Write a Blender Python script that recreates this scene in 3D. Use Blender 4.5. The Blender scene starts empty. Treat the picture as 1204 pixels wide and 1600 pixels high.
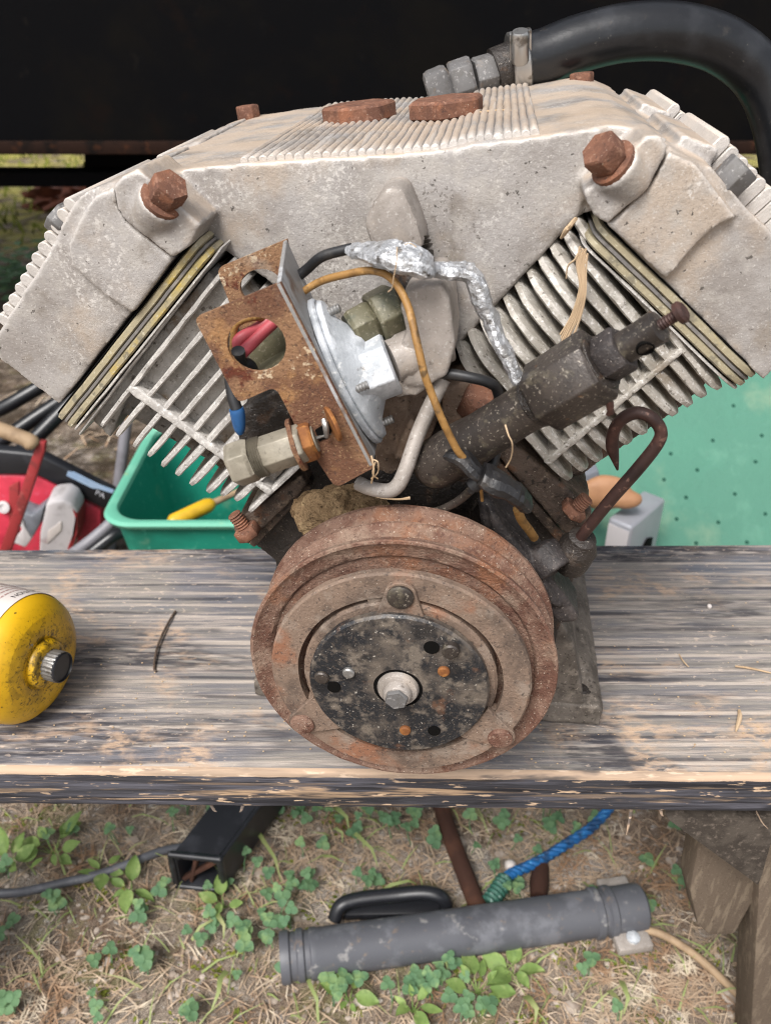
import bpy, bmesh, math, random
from mathutils import Vector, Matrix, noise as mnoise

V = Vector
R = math.radians
random.seed(7)
SC = bpy.context.scene
COL = SC.collection

# ------------------------------------------------------------------ camera, sky, sun, exposure
PITCH, FPX = R(32.0), 1300.0
CAM = V((0.0, -0.397, 0.465))
cam_data = bpy.data.cameras.new('camera')
cam = bpy.data.objects.new('camera', cam_data)
COL.objects.link(cam)
cam.location = CAM
cam.rotation_euler = (R(90) - PITCH, 0, 0)
cam_data.sensor_fit = 'VERTICAL'
cam_data.sensor_height = 36.0
cam_data.lens = FPX / 1600 * 36.0
cam_data.clip_start = 0.01
cam_data.clip_end = 400
cam_data.dof.use_dof = True
cam_data.dof.focus_distance = 0.50
cam_data.dof.aperture_fstop = 11.0
SC.camera = cam
SC.cycles.use_denoising = True
SC.cycles.denoising_prefilter = 'NONE'
SC.cycles.filter_width = 1.1
SC.cycles.max_bounces = 6

SUN_EL, SUN_AZ = R(54), R(208)          # azimuth measured clockwise from +Y (north)
world = bpy.data.worlds.new('World')
SC.world = world
world.use_nodes = True
wn = world.node_tree
wn.nodes.clear()
sky_n = wn.nodes.new('ShaderNodeTexSky')
sky_n.sky_type = 'NISHITA'
sky_n.sun_disc = False
sky_n.sun_elevation = SUN_EL
sky_n.sun_rotation = SUN_AZ
sky_n.dust_density = 3.0
hs = wn.nodes.new('ShaderNodeHueSaturation')
hs.inputs['Saturation'].default_value = 0.30
bg = wn.nodes.new('ShaderNodeBackground')
bg.inputs['Strength'].default_value = 0.10
wo = wn.nodes.new('ShaderNodeOutputWorld')
wn.links.new(sky_n.outputs[0], hs.inputs['Color'])
wn.links.new(hs.outputs[0], bg.inputs[0])
wn.links.new(bg.outputs[0], wo.inputs[0])

sun_d = bpy.data.lights.new('sun', 'SUN')
sun_d.energy = 1.9
sun_d.angle = R(24)
sun_d.color = (1.0, 0.97, 0.94)
sun = bpy.data.objects.new('sun', sun_d)
COL.objects.link(sun)
sdir = V((math.sin(SUN_AZ) * math.cos(SUN_EL), math.cos(SUN_AZ) * math.cos(SUN_EL), math.sin(SUN_EL)))
sun.rotation_euler = sdir.to_track_quat('Z', 'Y').to_euler()

vs = SC.view_settings
vs.view_transform = 'Standard'
vs.look = 'None'
vs.gamma = 1.0
vs.use_curve_mapping = False
vs.exposure = 1.12

# ------------------------------------------------------------------ places
GZ = -0.49                      # ground level; the bench top is z = 0
PSI = R(7.0)                    # the compressor stands turned a little on the bench
EO = V((0.0089, -0.045, 0.0))   # front of the pulley, on the bench
YL = V((math.sin(PSI), math.cos(PSI), 0))
XL = V((math.cos(PSI), -math.sin(PSI), 0))
ZL = V((0, 0, 1))


def ray(px, py):
    fw = V((0, math.cos(PITCH), -math.sin(PITCH)))
    up = V((0, math.sin(PITCH), math.cos(PITCH)))
    return fw + V((1, 0, 0)) * ((px - 602) / FPX) - up * ((py - 800) / FPX)


def hit(px, py, p0, n):
    d = ray(px, py)
    return CAM + d * ((V(p0) - CAM).dot(n) / d.dot(n))


def EL(px, py, y):              # point on a plane across the compressor, y metres behind the pulley face
    return hit(px, py, EO + YL * y, YL)


def EP(pts, y):
    return [EL(a, b, y) for a, b in pts]


def loc(x, y, z):               # compressor coordinates to world
    return EO + XL * x + YL * y + ZL * z


def WZ(px, py, z):
    return hit(px, py, V((0, 0, z)), V((0, 0, 1)))


def WY(px, py, y):
    return hit(px, py, V((0, y, 0)), V((0, 1, 0)))

# ------------------------------------------------------------------ materials
def rgb(h):
    c = [int(h[i:i + 2], 16) / 255 for i in (0, 2, 4)]
    return tuple(x / 12.92 if x <= 0.04045 else ((x + 0.055) / 1.055) ** 2.4 for x in c) + (1,)


def MAT(name, base, layers=(), rough=0.6, metal=0.0, bumps=(), spec=0.5, coat=0.0, sub=None, trans=None):
    """base colour, then layers of colour laid over it through noise; bumps give fine relief"""
    m = bpy.data.materials.new(name)
    m.use_nodes = True
    nt = m.node_tree
    N, L = nt.nodes, nt.links
    bsdf = N['Principled BSDF']
    tc = N.new('ShaderNodeTexCoord')
    co = tc.outputs['Object']

    def mapped(st):
        if st is None:
            return co
        mp = N.new('ShaderNodeMapping')
        mp.inputs['Scale'].default_value = st
        L.new(co, mp.inputs[0])
        return mp.outputs[0]

    def fac_of(ly):
        t = ly.get('type', 'noise')
        if t == 'up':
            g = N.new('ShaderNodeNewGeometry')
            s = N.new('ShaderNodeSeparateXYZ')
            L.new(g.outputs['Normal'], s.inputs[0])
            f = s.outputs['Z']
        elif t == 'dist':
            vm = N.new('ShaderNodeVectorMath')
            vm.operation = 'DISTANCE'
            vm.inputs[1].default_value = ly['pt']
            L.new(co, vm.inputs[0])
            f = vm.outputs['Value']
        elif t == 'edge':
            g = N.new('ShaderNodeNewGeometry')
            f = g.outputs['Pointiness']
        elif t in 'xyz':
            s = N.new('ShaderNodeSeparateXYZ')
            L.new(co, s.inputs[0])
            f = s.outputs[t.upper()]
        elif t == 'vor':
            n = N.new('ShaderNodeTexVoronoi')
            n.inputs['Scale'].default_value = ly['scale']
            L.new(mapped(ly.get('st')), n.inputs['Vector'])
            f = n.outputs['Distance']
        elif t == 'wave':
            n = N.new('ShaderNodeTexWave')
            n.bands_direction = ly.get('dir', 'Y')
            n.inputs['Scale'].default_value = ly['scale']
            n.inputs['Distortion'].default_value = ly.get('dist', 4)
            n.inputs['Detail'].default_value = 4
            n.inputs['Detail Scale'].default_value = ly.get('dscale', 1.5)
            n.inputs['Detail Roughness'].default_value = .6
            L.new(mapped(ly.get('st')), n.inputs['Vector'])
            f = n.outputs['Fac']
        else:
            n = N.new('ShaderNodeTexNoise')
            n.inputs['Scale'].default_value = ly['scale']
            n.inputs['Detail'].default_value = ly.get('detail', 5 if ly['scale'] < 150 else 3)
            n.inputs['Roughness'].default_value = ly.get('nr', 0.6)
            n.inputs['Distortion'].default_value = ly.get('dist', 0)
            L.new(mapped(ly.get('st')), n.inputs['Vector'])
            f = n.outputs['Fac']
            if ly.get('off'):
                a = N.new('ShaderNodeVectorMath')
                a.operation = 'ADD'
                a.inputs[1].default_value = (ly['off'],) * 3
                L.new(mapped(ly.get('st')), a.inputs[0])
                L.new(a.outputs[0], n.inputs['Vector'])
        mr = N.new('ShaderNodeMapRange')
        mr.interpolation_type = 'SMOOTHSTEP'
        mr.inputs[1].default_value = ly['lo']
        mr.inputs[2].default_value = ly['hi']
        inv = ly.get('inv', False)
        mr.inputs[3].default_value = ly.get('fac', 1) if inv else 0
        mr.inputs[4].default_value = 0 if inv else ly.get('fac', 1)
        L.new(f, mr.inputs[0])
        out = mr.outputs[0]
        if 'times' in ly:
            mu = N.new('ShaderNodeMath')
            mu.operation = 'MULTIPLY'
            L.new(out, mu.inputs[0])
            L.new(fac_of(ly['times']), mu.inputs[1])
            out = mu.outputs[0]
        return out

    def mix(kind, fac, a, b):
        x = N.new('ShaderNodeMix')
        x.data_type = kind
        ia, ib, o = (6, 7, 2) if kind == 'RGBA' else (2, 3, 0)
        L.new(fac, x.inputs[0])
        for i, v in ((ia, a), (ib, b)):
            if hasattr(v, 'is_linked'):
                L.new(v, x.inputs[i])
            else:
                x.inputs[i].default_value = v
        return x.outputs[o]

    c, ro, me = rgb(base), rough, metal
    for ly in layers:
        f = fac_of(ly)
        c = mix('RGBA', f, c, rgb(ly['col']))
        if 'rough' in ly:
            ro = mix('FLOAT', f, ro, ly['rough'])
        if 'metal' in ly:
            me = mix('FLOAT', f, me, ly['metal'])
    for v, nm in ((c, 'Base Color'), (ro, 'Roughness'), (me, 'Metallic')):
        if hasattr(v, 'is_linked'):
            L.new(v, bsdf.inputs[nm])
        else:
            bsdf.inputs[nm].default_value = v
    bsdf.inputs['Specular IOR Level'].default_value = spec
    if coat:
        bsdf.inputs['Coat Weight'].default_value = coat
        bsdf.inputs['Coat Roughness'].default_value = 0.2
    prev = None
    for b in bumps:
        bn = N.new('ShaderNodeBump')
        bn.inputs['Strength'].default_value = b[1]
        bn.inputs['Distance'].default_value = b[2]
        n = N.new('ShaderNodeTexNoise')
        n.inputs['Scale'].default_value = b[0]
        n.inputs['Detail'].default_value = 5 if b[0] < 300 else 3
        n.inputs['Roughness'].default_value = 0.65
        L.new(mapped(b[3] if len(b) > 3 else None), n.inputs['Vector'])
        L.new(n.outputs['Fac'], bn.inputs['Height'])
        if prev:
            L.new(prev, bn.inputs['Normal'])
        prev = bn.outputs[0]
    if prev:
        L.new(prev, bsdf.inputs['Normal'])
    if trans:
        tr = N.new('ShaderNodeBsdfTranslucent')
        tr.inputs[0].default_value = rgb(trans)
        ms = N.new('ShaderNodeMixShader')
        ms.inputs[0].default_value = 0.3
        L.new(bsdf.outputs[0], ms.inputs[1])
        L.new(tr.outputs[0], ms.inputs[2])
        L.new(ms.outputs[0], N['Material Output'].inputs[0])
    return m


def ly(col, scale, lo, hi, fac=1.0, **k):
    d = dict(col=col, scale=scale, lo=lo, hi=hi, fac=fac)
    d.update(k)
    return d


def up(lo, hi, fac=1.0):
    return dict(type='up', lo=lo, hi=hi, fac=fac, col='000000')


mt = {}
mt['alu'] = MAT('cast_aluminium', 'a09b97', [
    ly('857e78', 16, .42, .64, .85), ly('ad9c8a', 13, .5, .66, .7, off=3.1), ly('aaa49d', 60, .46, .66, .65, off=9), ly('776e64', 28, .58, .7, .6, off=51),
    ly('8a7f72', 34, .58, .7, .55, off=21), ly('d2cdc7', 420, .5, .64, .6, off=13, times=ly('000000', 22, .5, .62, 1, off=31)), ly('5a534c', 420, .56, .64, .7, off=73, times=ly('000000', 18, .54, .66, 1, off=77)),
    ly('4a4540', 260, .66, .71, .9, off=5), ly('c9c4be', 760, .58, .7, .5, off=41), ly('7d7771', 820, .58, .7, .5, off=47),
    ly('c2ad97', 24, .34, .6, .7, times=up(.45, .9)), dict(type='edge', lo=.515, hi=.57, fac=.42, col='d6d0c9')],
    rough=.5, metal=.18, bumps=[(60, .2, .0015), (420, .45, .0008), (1300, .4, .0004)], spec=.4)
mt['fin'] = MAT('finned_aluminium', 'aca8a3', [
    ly('918d88', 30, .42, .62, .7), ly('c9c5bf', 90, .48, .64, .7, off=4), ly('7a6850', 22, .6, .72, .65, off=8),
    ly('5a5249', 260, .63, .71, .7, off=2), ly('dedbd6', 420, .54, .66, .6, off=6), ly('79746d', 700, .6, .7, .45, off=16)],
    rough=.55, metal=.1, bumps=[(160, .4, .001), (700, .5, .0006)], spec=.4)
mt['fin_dirty'] = MAT('oily_finned_aluminium', 'aaa49b', [
    ly('8a8479', 30, .42, .62, .7), ly('cbc6be', 90, .48, .64, .75, off=4), ly('6d5c47', 20, .56, .7, .7, off=8),
    ly('4a4138', 260, .62, .7, .75, off=2), ly('e2dfda', 420, .55, .67, .65, off=6)],
    rough=.45, metal=.15, bumps=[(160, .4, .001), (700, .5, .0006)], spec=.5)
mt['rust'] = MAT('rust', '74503f', [
    ly('5c3f33', 90, .42, .6, .85), ly('8a5b43', 60, .5, .66, .7, off=3), ly('94705d', 300, .54, .68, .6, off=8),
    ly('43332d', 480, .6, .7, .7, off=1), ly('c0b09c', 800, .66, .72, .7, off=12)],
    rough=.8, metal=.05, bumps=[(200, .4, .0007), (800, .6, .0005)], spec=.3)
mt['rust_pulley'] = MAT('rusted_pulley_steel', '7a6052', [
    ly('5f4034', 40, .42, .62, .85), ly('8c6046', 26, .54, .68, .7, off=3), ly('8f7b6b', 34, .52, .68, .75, off=8),
    ly('523830', 240, .55, .68, .6, off=1), ly('9a8270', 420, .56, .68, .55, off=17), ly('3f2d28', 640, .6, .69, .7, off=33), ly('cdbfae', 900, .645, .71, .85, off=12)],
    rough=.8, metal=.05, bumps=[(130, .5, .0015), (520, .8, .001), (1200, .6, .0005)], spec=.3)
mt['rust_plate'] = MAT('rusty_clutch_plate', '7a6759', [
    ly('8a5a40', 24, .52, .66, .75), ly('544840', 34, .46, .64, .8, off=2), ly('8d8074', 60, .52, .68, .6, off=8),
    ly('3a322f', 420, .58, .68, .7, off=5), ly('96806e', 560, .58, .68, .5, off=19), ly('c9bcac', 900, .665, .725, .7, off=12)],
    rough=.72, metal=.1, bumps=[(130, .4, .0012), (620, .7, .0008)], spec=.35)
mt['black_plate'] = MAT('chipped_black_plate', '1d1f23', [
    ly('6a6056', 30, .44, .64, .85), ly('7d7266', 90, .52, .66, .65, off=4), ly('544b43', 520, .54, .66, .65, off=9),
    ly('121418', 60, .54, .64, .8, off=29), ly('b5ada2', 460, .65, .71, .7, off=15), ly('cfc8bd', 1000, .67, .73, .6, off=45), ly('6f4c36', 50, .62, .72, .5, off=23)],
    rough=.45, metal=.05, bumps=[(150, .3, .0008), (640, .6, .0006)], spec=.5)
mt['bracket'] = MAT('rusty_bracket_steel', '84644a', [
    ly('5f4030', 22, .44, .58, .9), ly('99724b', 34, .54, .66, .7, off=3), ly('552619', 40, .55, .63, .9, off=7, nr=.7),
    ly('bca98e', 46, .59, .63, .9, off=14, nr=.75), ly('8f8172', 18, .56, .66, .75, off=27), ly('43302a', 420, .55, .67, .65, off=1), ly('b3966f', 700, .6, .7, .55, off=37)],
    rough=.8, metal=.05, bumps=[(90, .6, .0018), (600, .8, .001)], spec=.3)
mt['bracket_grey'] = MAT('flaking_grey_steel', '8c8a88', [
    ly('b5b6b8', 60, .5, .66, .8, st=(1, 1, .3)), ly('6d5442', 34, .52, .64, .85, off=3), ly('3e3733', 130, .6, .72, .7, off=7)],
    rough=.6, metal=.3, bumps=[(120, .5, .0015)], spec=.4)
mt['white_zinc'] = MAT('whitened_zinc', 'a9adb1', [
    ly('d7dade', 40, .46, .62, .9), ly('83888d', 90, .56, .7, .6, off=3), ly('eceae6', 130, .58, .7, .8, off=8), ly('6d665d', 210, .62, .74, .7, off=5)],
    rough=.55, metal=.25, bumps=[(150, .4, .001), (700, .4, .0006)], spec=.4)
mt['grey_cast'] = MAT('grey_casting', '99918a', [
    ly('7d756d', 30, .45, .64, .7), ly('ab9f93', 50, .52, .68, .65, off=4), ly('5a5148', 300, .64, .71, .6, off=8), ly('bdb8b2', 520, .58, .68, .5, off=2), ly('6f675e', 800, .6, .7, .45, off=22)],
    rough=.55, metal=.12, bumps=[(90, .2, .0008), (600, .45, .0005)], spec=.4)
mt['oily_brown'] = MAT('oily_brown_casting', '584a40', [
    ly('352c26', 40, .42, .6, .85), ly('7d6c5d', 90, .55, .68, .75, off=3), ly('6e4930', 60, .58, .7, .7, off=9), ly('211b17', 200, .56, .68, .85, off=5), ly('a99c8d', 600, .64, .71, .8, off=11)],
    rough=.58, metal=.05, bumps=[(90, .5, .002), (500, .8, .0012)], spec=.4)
mt['oily_dark'] = MAT('oil_blackened_casting', '2f2925', [
    ly('1c1815', 40, .42, .6, .85), ly('4c423a', 90, .56, .68, .7, off=3), ly('4a3524', 70, .6, .72, .7, off=9), ly('a69c90', 640, .66, .72, .85, off=11)],
    rough=.5, metal=.05, bumps=[(90, .5, .002), (500, .8, .0012)], spec=.45)
mt['boot'] = MAT('dusty_dark_boot', '302b2a', [
    ly('211e1e', 30, .42, .62, .8), ly('4a4340', 70, .54, .68, .7, off=3), ly('47403c', 420, .54, .66, .7, off=8), ly('b5aba1', 700, .66, .72, .85, off=11)],
    rough=.6, bumps=[(60, .3, .002), (420, .7, .001)], spec=.4)
mt['gun'] = MAT('dark_greasy_steel', '423b36', [
    ly('2f2a27', 40, .44, .6, .85), ly('625b4d', 90, .53, .66, .75, off=3), ly('8a6038', 60, .64, .73, .8, off=9), ly('2f2a28', 330, .56, .68, .75, off=5), ly('968d80', 560, .6, .69, .7, off=15)],
    rough=.42, metal=.3, bumps=[(90, .2, .0006), (520, .5, .0005)], spec=.5)
mt['olive'] = MAT('olive_brass_fitting', '5d5945', [ly('716c56', 60, .5, .66, .6), ly('40463a', 40, .52, .66, .7, off=3), ly('8f8876', 520, .56, .68, .55, off=5), ly('3c382c', 460, .58, .7, .55, off=15)], rough=.5, metal=.15, bumps=[(300, .4, .0006)], spec=.5)
mt['zinc_fit'] = MAT('dusty_zinc_fitting', '857e70', [ly('9c9484', 60, .5, .66, .6), ly('6a6455', 50, .54, .68, .6, off=3), ly('7a5a38', 60, .66, .72, .7, off=6), ly('5d564a', 520, .58, .69, .55, off=16)], rough=.5, metal=.2, bumps=[(300, .4, .0006)], spec=.5)
mt['orange_rust'] = MAT('orange_rust', '8a5a30', [
    ly('6b4126', 60, .45, .62, .8), ly('b07a40', 120, .55, .7, .7, off=3), ly('8a8176', 160, .64, .72, .7, off=6)],
    rough=.75, metal=.15, bumps=[(300, .5, .0008)], spec=.3)
mt['dark_rust'] = MAT('dark_rusted_rod', '3a2824', [
    ly('563a33', 60, .46, .64, .8), ly('241b1a', 34, .52, .66, .8, off=3), ly('7a5c50', 220, .6, .7, .6, off=6)],
    rough=.55, metal=.3, bumps=[(300, .45, .0006)], spec=.45)
mt['steel'] = MAT('dull_steel', '8f8d8a', [ly('5f5a54', 60, .5, .66, .8), ly('b5b4b2', 160, .55, .7, .6, off=4)], rough=.42, metal=.7, bumps=[(300, .3, .0005)])
mt['brass'] = MAT('tarnished_brass_gasket', 'a0967c', [
    ly('ab9a60', 20, .5, .64, .8), ly('c0a54c', 34, .58, .68, .75, off=3), ly('6d685c', 160, .54, .68, .7, off=8), ly('c2bba5', 420, .58, .68, .7, off=18)],
    rough=.5, metal=.12, bumps=[(300, .5, .0006)], spec=.5)
mt['gasket_grey'] = MAT('grey_gasket', '6f6b68', [ly('8a847c', 70, .5, .66, .8), ly('55514e', 160, .55, .7, .7, off=3)], rough=.75, bumps=[(300, .4, .0006)])
mt['rubber'] = MAT('black_rubber_hose', '141518', [
    ly('2b2c2f', 30, .5, .7, .6), ly('4d4740', 90, .6, .75, .35, off=3), ly('6a645c', 300, .68, .76, .5, off=7)],
    rough=.32, bumps=[(260, .25, .0006)], spec=.5)
mt['wire_black'] = MAT('black_wire', '1b1b1d', [ly('3c3936', 90, .5, .7, .6)], rough=.5, bumps=[(300, .2, .0004)])
mt['wire_yellow'] = MAT('yellow_wire', '8f6a38', [ly('6b4c24', 110, .48, .64, .8), ly('b8905a', 200, .55, .7, .6, off=3), ly('2e2519', 90, .6, .7, .75, off=8)], rough=.6, bumps=[(300, .4, .0005)])
mt['wire_red'] = MAT('faded_red_wire', 'a8484f', [ly('c7777a', 70, .5, .7, .6), ly('6a3a38', 160, .6, .72, .6, off=3)], rough=.5)
mt['blue'] = MAT('blue_crimp', '23507f', [ly('16324f', 120, .5, .68, .7)], rough=.45)
mt['tape'] = MAT('silver_tape', 'a8a9ab', [ly('7d7a76', 120, .54, .64, .75), ly('4a433b', 200, .6, .68, .8, off=3), ly('dcdddf', 260, .52, .64, .8, off=6)], rough=.3, metal=.5, bumps=[(200, .7, .002), (600, .6, .001)])
mt['tape_black'] = MAT('black_tape', '1b1a1b', [ly('403c39', 80, .54, .68, .7), ly('8d867d', 420, .66, .74, .7, off=4)], rough=.42, bumps=[(120, .5, .002)])
mt['nest'] = MAT('dried_mud', '8f775a', [ly('6b563f', 60, .44, .6, .85), ly('ad9471', 140, .54, .68, .8, off=3), ly('4b3c2c', 400, .58, .7, .7, off=5)], rough=.95, bumps=[(160, .9, .004), (600, .9, .002)], spec=.1)
mt['straw'] = MAT('dry_straw', 'b59d80', [ly('927758', 60, .5, .66, .8)], rough=.8, spec=.2)
mt['chrome'] = MAT('steel_clamp', 'a9a7a4', [ly('5a534b', 60, .54, .66, .85)], rough=.28, metal=.85, bumps=[(300, .2, .0004)])
mt['void'] = MAT('dark_bore', '0b0a09', rough=.9, spec=.1)
# timber
mt['wood'] = MAT('weathered_plank', '868079', [
    ly('6b6b72', 7, .42, .6, .8, st=(.45, 1.2, 1.2), dist=1.0),
    ly('65646a', 120, .44, .6, .6, st=(.06, 1, 1), off=2, nr=.75, dist=.3),
    ly('aea298', 230, .5, .62, .6, st=(.05, 1, 1), off=7, nr=.7),
    dict(type='wave', col='b5a99e', scale=19, dist=7, dscale=.35, st=(.09, 1, 1), lo=.78, hi=.97, fac=.85, times=ly('000000', 14, .36, .58, 1, off=61, st=(.4, 1, 1))),
    dict(type='wave', col='3a393e', scale=15, dist=8, dscale=.4, st=(.08, 1, 1), lo=.86, hi=1.0, fac=.75, times=ly('000000', 18, .44, .6, 1, off=71, st=(.4, 1, 1))),
    ly('333238', 10, .52, .64, .85, off=43, st=(.35, 1.2, 1), dist=.8, times=ly('000000', 240, .36, .58, 1, off=55, st=(.14, 1, 1))),
    ly('5f6a76', 9, .52, .68, .6, off=23, st=(.5, 1.3, 1), times=ly('000000', 260, .38, .6, 1, off=35, st=(.15, 1, 1))),
    ly('c0a388', 8, .49, .64, .75, off=15, dist=1.2, st=(.8, 1.1, 1), times=ly('000000', 200, .38, .58, 1, off=5, st=(.4, 1, 1))),
    ly('cdb9a6', 300, .6, .68, .6, off=19, st=(.45, 1, 1), times=ly('000000', 12, .42, .6, 1, off=81))],
    rough=.8, bumps=[(90, .6, .0025, (.06, 1, 1)), (260, .7, .0012, (.08, 1, 1)), (800, .5, .0005)], spec=.2)
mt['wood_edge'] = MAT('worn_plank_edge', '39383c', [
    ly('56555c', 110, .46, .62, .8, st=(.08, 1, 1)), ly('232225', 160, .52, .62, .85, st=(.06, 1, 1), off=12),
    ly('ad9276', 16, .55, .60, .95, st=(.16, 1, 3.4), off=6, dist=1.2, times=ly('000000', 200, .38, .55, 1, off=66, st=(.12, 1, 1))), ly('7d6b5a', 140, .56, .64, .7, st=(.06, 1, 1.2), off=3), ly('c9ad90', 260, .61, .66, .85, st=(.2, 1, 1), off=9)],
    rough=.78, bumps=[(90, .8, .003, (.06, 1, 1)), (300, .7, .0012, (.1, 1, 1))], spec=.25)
mt['wood_wear'] = MAT('worn_arris', 'b39a83', [ly('8f7d6c', 140, .46, .62, .8, st=(.06, 1, 1)), ly('4f4b4a', 30, .56, .64, .85, st=(.2, 1, 1), off=3), ly('cdb59e', 300, .56, .66, .7, st=(.2, 1, 1), off=13)],
                      rough=.75, bumps=[(160, .6, .0015, (.06, 1, 1))], spec=.25)
mt['old_wood'] = MAT('old_grey_brown_timber', '62564a', [
    ly('5f5347', 60, .45, .62, .8, st=(1, 1, .12)), ly('7d7060', 160, .52, .66, .7, st=(1, 1, .15), off=4), ly('4c4239', 420, .58, .7, .7, off=8), ly('84786a', 600, .6, .7, .5, off=18)],
    rough=.88, bumps=[(120, .6, .002, (1, 1, .12)), (600, .6, .0008)], spec=.15)
# surroundings
mt['ground'] = MAT('bare_earth', 'b0a090', [
    ly('8d7968', 8, .4, .58, .8), ly('c4b8ad', 6, .5, .66, .8, off=4), ly('959060', 13, .55, .66, .6, off=9), ly('836b57', 36, .55, .68, .7, off=2),
    ly('dad2ca', 110, .56, .68, .75, off=7), ly('675546', 190, .57, .68, .8, off=5), ly('9a8c56', 60, .6, .71, .5, off=17), ly('50433a', 460, .57, .67, .75, off=27),
    dict(type='y', col='43382c', scale=1, lo=.62, hi=.85, fac=.85, times=ly('000000', 25, .3, .6, 1, off=83)), dict(type='y', col='b3aa5c', scale=1, lo=3.0, hi=3.5, fac=.85, times=ly('000000', 6, .35, .6, 1, off=87))],  # truck shade painted into the brown soil behind the bench; mossy tone farther back
    rough=.95, bumps=[(30, .8, .02), (160, 1.0, .008), (700, 1.0, .004)], spec=.1)
mt['clover'] = MAT('clover_leaf', '6a8a64', [ly('55785a', 30, .42, .62, .8), ly('8fa86f', 40, .52, .68, .75, off=3), ly('4b6a4c', 300, .55, .7, .5, off=8)], rough=.65, trans='7a9a5c', spec=.25)
mt['weed'] = MAT('broad_leaf', '839c58', [ly('6a8449', 40, .42, .62, .8), ly('aab878', 60, .54, .68, .75, off=3), ly('8a8246', 30, .6, .7, .6, off=9), ly('57703f', 260, .54, .68, .5, off=8)], rough=.6, trans='94a85c', spec=.3)
mt['grass'] = MAT('green_grass', '8f9c60', [ly('aba878', 20, .48, .66, .8)], rough=.65, trans='98a468')
mt['dry'] = MAT('dry_grass', 'a5907a', [ly('86674d', 16, .46, .62, .85), ly('cabda8', 26, .52, .66, .85, off=3)], rough=.85, spec=.15)
mt['grit'] = MAT('grit', 'a3968a', [ly('76685c', 20, .45, .62, .9), ly('c8beb2', 30, .55, .7, .7, off=3)], rough=.9, spec=.15)
mt['truck'] = MAT('grimy_black_panel', '08080a', [ly('0f0d0b', 5, .46, .66, .8), ly('1b1815', 26, .62, .74, .5, off=3), ly('140d0a', 11, .56, .7, .6, off=8)], rough=.85, bumps=[(20, .2, .004)], spec=.08)
mt['truck_rust'] = MAT('rusty_lower_lip', '231712', [ly('0f0d0c', 12, .45, .6, .9), ly('3c2417', 30, .56, .7, .7, off=3)], rough=.9, spec=.08)
mt['green_dark'] = MAT('green_plastic', '1a7d68', [ly('126452', 8, .45, .65, .8), ly('4f9a84', 90, .58, .7, .6, off=3), ly('6d8a70', 14, .6, .72, .5, off=13)], rough=.5, bumps=[(200, .25, .0012)], spec=.35)
mt['green_rim'] = MAT('faded_green_rim', '62a88f', [ly('83bfa6', 12, .48, .66, .7), ly('93a074', 24, .6, .7, .6, off=3), ly('4a9078', 60, .62, .74, .5, off=7)], rough=.5, bumps=[(200, .15, .0008)], spec=.4)
mt['green_mat'] = MAT('green_foam_mat', '4f7a69', [ly('4f7d6b', 5, .44, .64, .8), ly('5f8a77', 14, .54, .7, .5, off=3), ly('86967c', 4, .56, .7, .55, off=9), ly('4d7565', 60, .6, .72, .5, off=19)], rough=.85, bumps=[(9, .5, .02), (900, .35, .001)], spec=.15)
mt['red_case'] = MAT('red_plastic', 'bb3346', [ly('861c2a', 12, .48, .66, .7), ly('c4566a', 60, .58, .7, .5, off=3), ly('6d4a44', 30, .6, .72, .5, off=9)], rough=.45, bumps=[(60, .3, .003)], spec=.4)
mt['red_paint'] = MAT('worn_red_paint', '8c2a2c', [ly('5a2522', 30, .5, .64, .8), ly('b2726a', 60, .6, .72, .6, off=3)], rough=.55, bumps=[(160, .3, .001)])
mt['black_plastic'] = MAT('black_plastic', '1c1d21', [ly('3a3b40', 20, .54, .7, .6)], rough=.4, bumps=[(120, .2, .0008)])
mt['white_plastic'] = MAT('scuffed_white_plastic', 'b9b4b4', [ly('8d8684', 22, .52, .68, .7), ly('7c4a48', 18, .6, .7, .5, off=4)], rough=.45)
mt['grey_plastic'] = MAT('grey_plastic', '70737a', [ly('55585e', 20, .5, .68, .7)], rough=.5)
mt['silver'] = MAT('silver_plastic', '9fa0a6', [ly('8a8b92', 12, .5, .68, .5)], rough=.4, metal=.15)
mt['tan'] = MAT('tan_leather', 'a77b58', [ly('8d6446', 14, .5, .68, .6)], rough=.6)
mt['yellow_plastic'] = MAT('yellow_plastic', 'c9a022', [ly('a5821c', 30, .5, .68, .6)], rough=.4)
mt['handle_wood'] = MAT('pale_wood_handle', '9a8266', [ly('7d674f', 40, .46, .64, .7)], rough=.7, bumps=[(160, .3, .0008)])
mt['grey_tube'] = MAT('grey_tube', '77757a', [ly('5d5b5f', 20, .5, .68, .6)], rough=.5)
mt['pvc'] = MAT('dusty_grey_pipe', '505156', [ly('46474c', 12, .45, .62, .7), ly('696a6f', 22, .52, .66, .75, off=3), ly('8f8c89', 44, .62, .72, .7, off=8), ly('7a6a5b', 90, .6, .72, .6, off=5)], rough=.5, bumps=[(120, .2, .001)])
mt['rust_bar'] = MAT('rusty_bar', '3f2a22', [ly('54382b', 22, .48, .64, .7)], rough=.85, bumps=[(160, .5, .0015)], spec=.2)
mt['rope'] = MAT('blue_rope', '155f9a', [ly('0b2f52', 60, .46, .6, .8), ly('4e9acb', 160, .58, .7, .7, off=3)], rough=.6, bumps=[(300, .6, .002)])
mt['rope_green'] = MAT('green_rope_end', '2c5a4c', [ly('8aa39a', 160, .55, .68, .7)], rough=.6, bumps=[(300, .6, .002)])
mt['canister'] = MAT('yellow_canister_paint', 'd0a318', [
    ly('b98d12', 14, .5, .68, .5), ly('5c4a16', 55, .62, .72, .55, off=3), ly('3a3015', 240, .665, .72, .85, off=6),
    ly('8b8b86', 22, .70, .73, .95, off=12)], rough=.36, metal=.0, bumps=[(90, .12, .001)], spec=.5)
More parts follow.
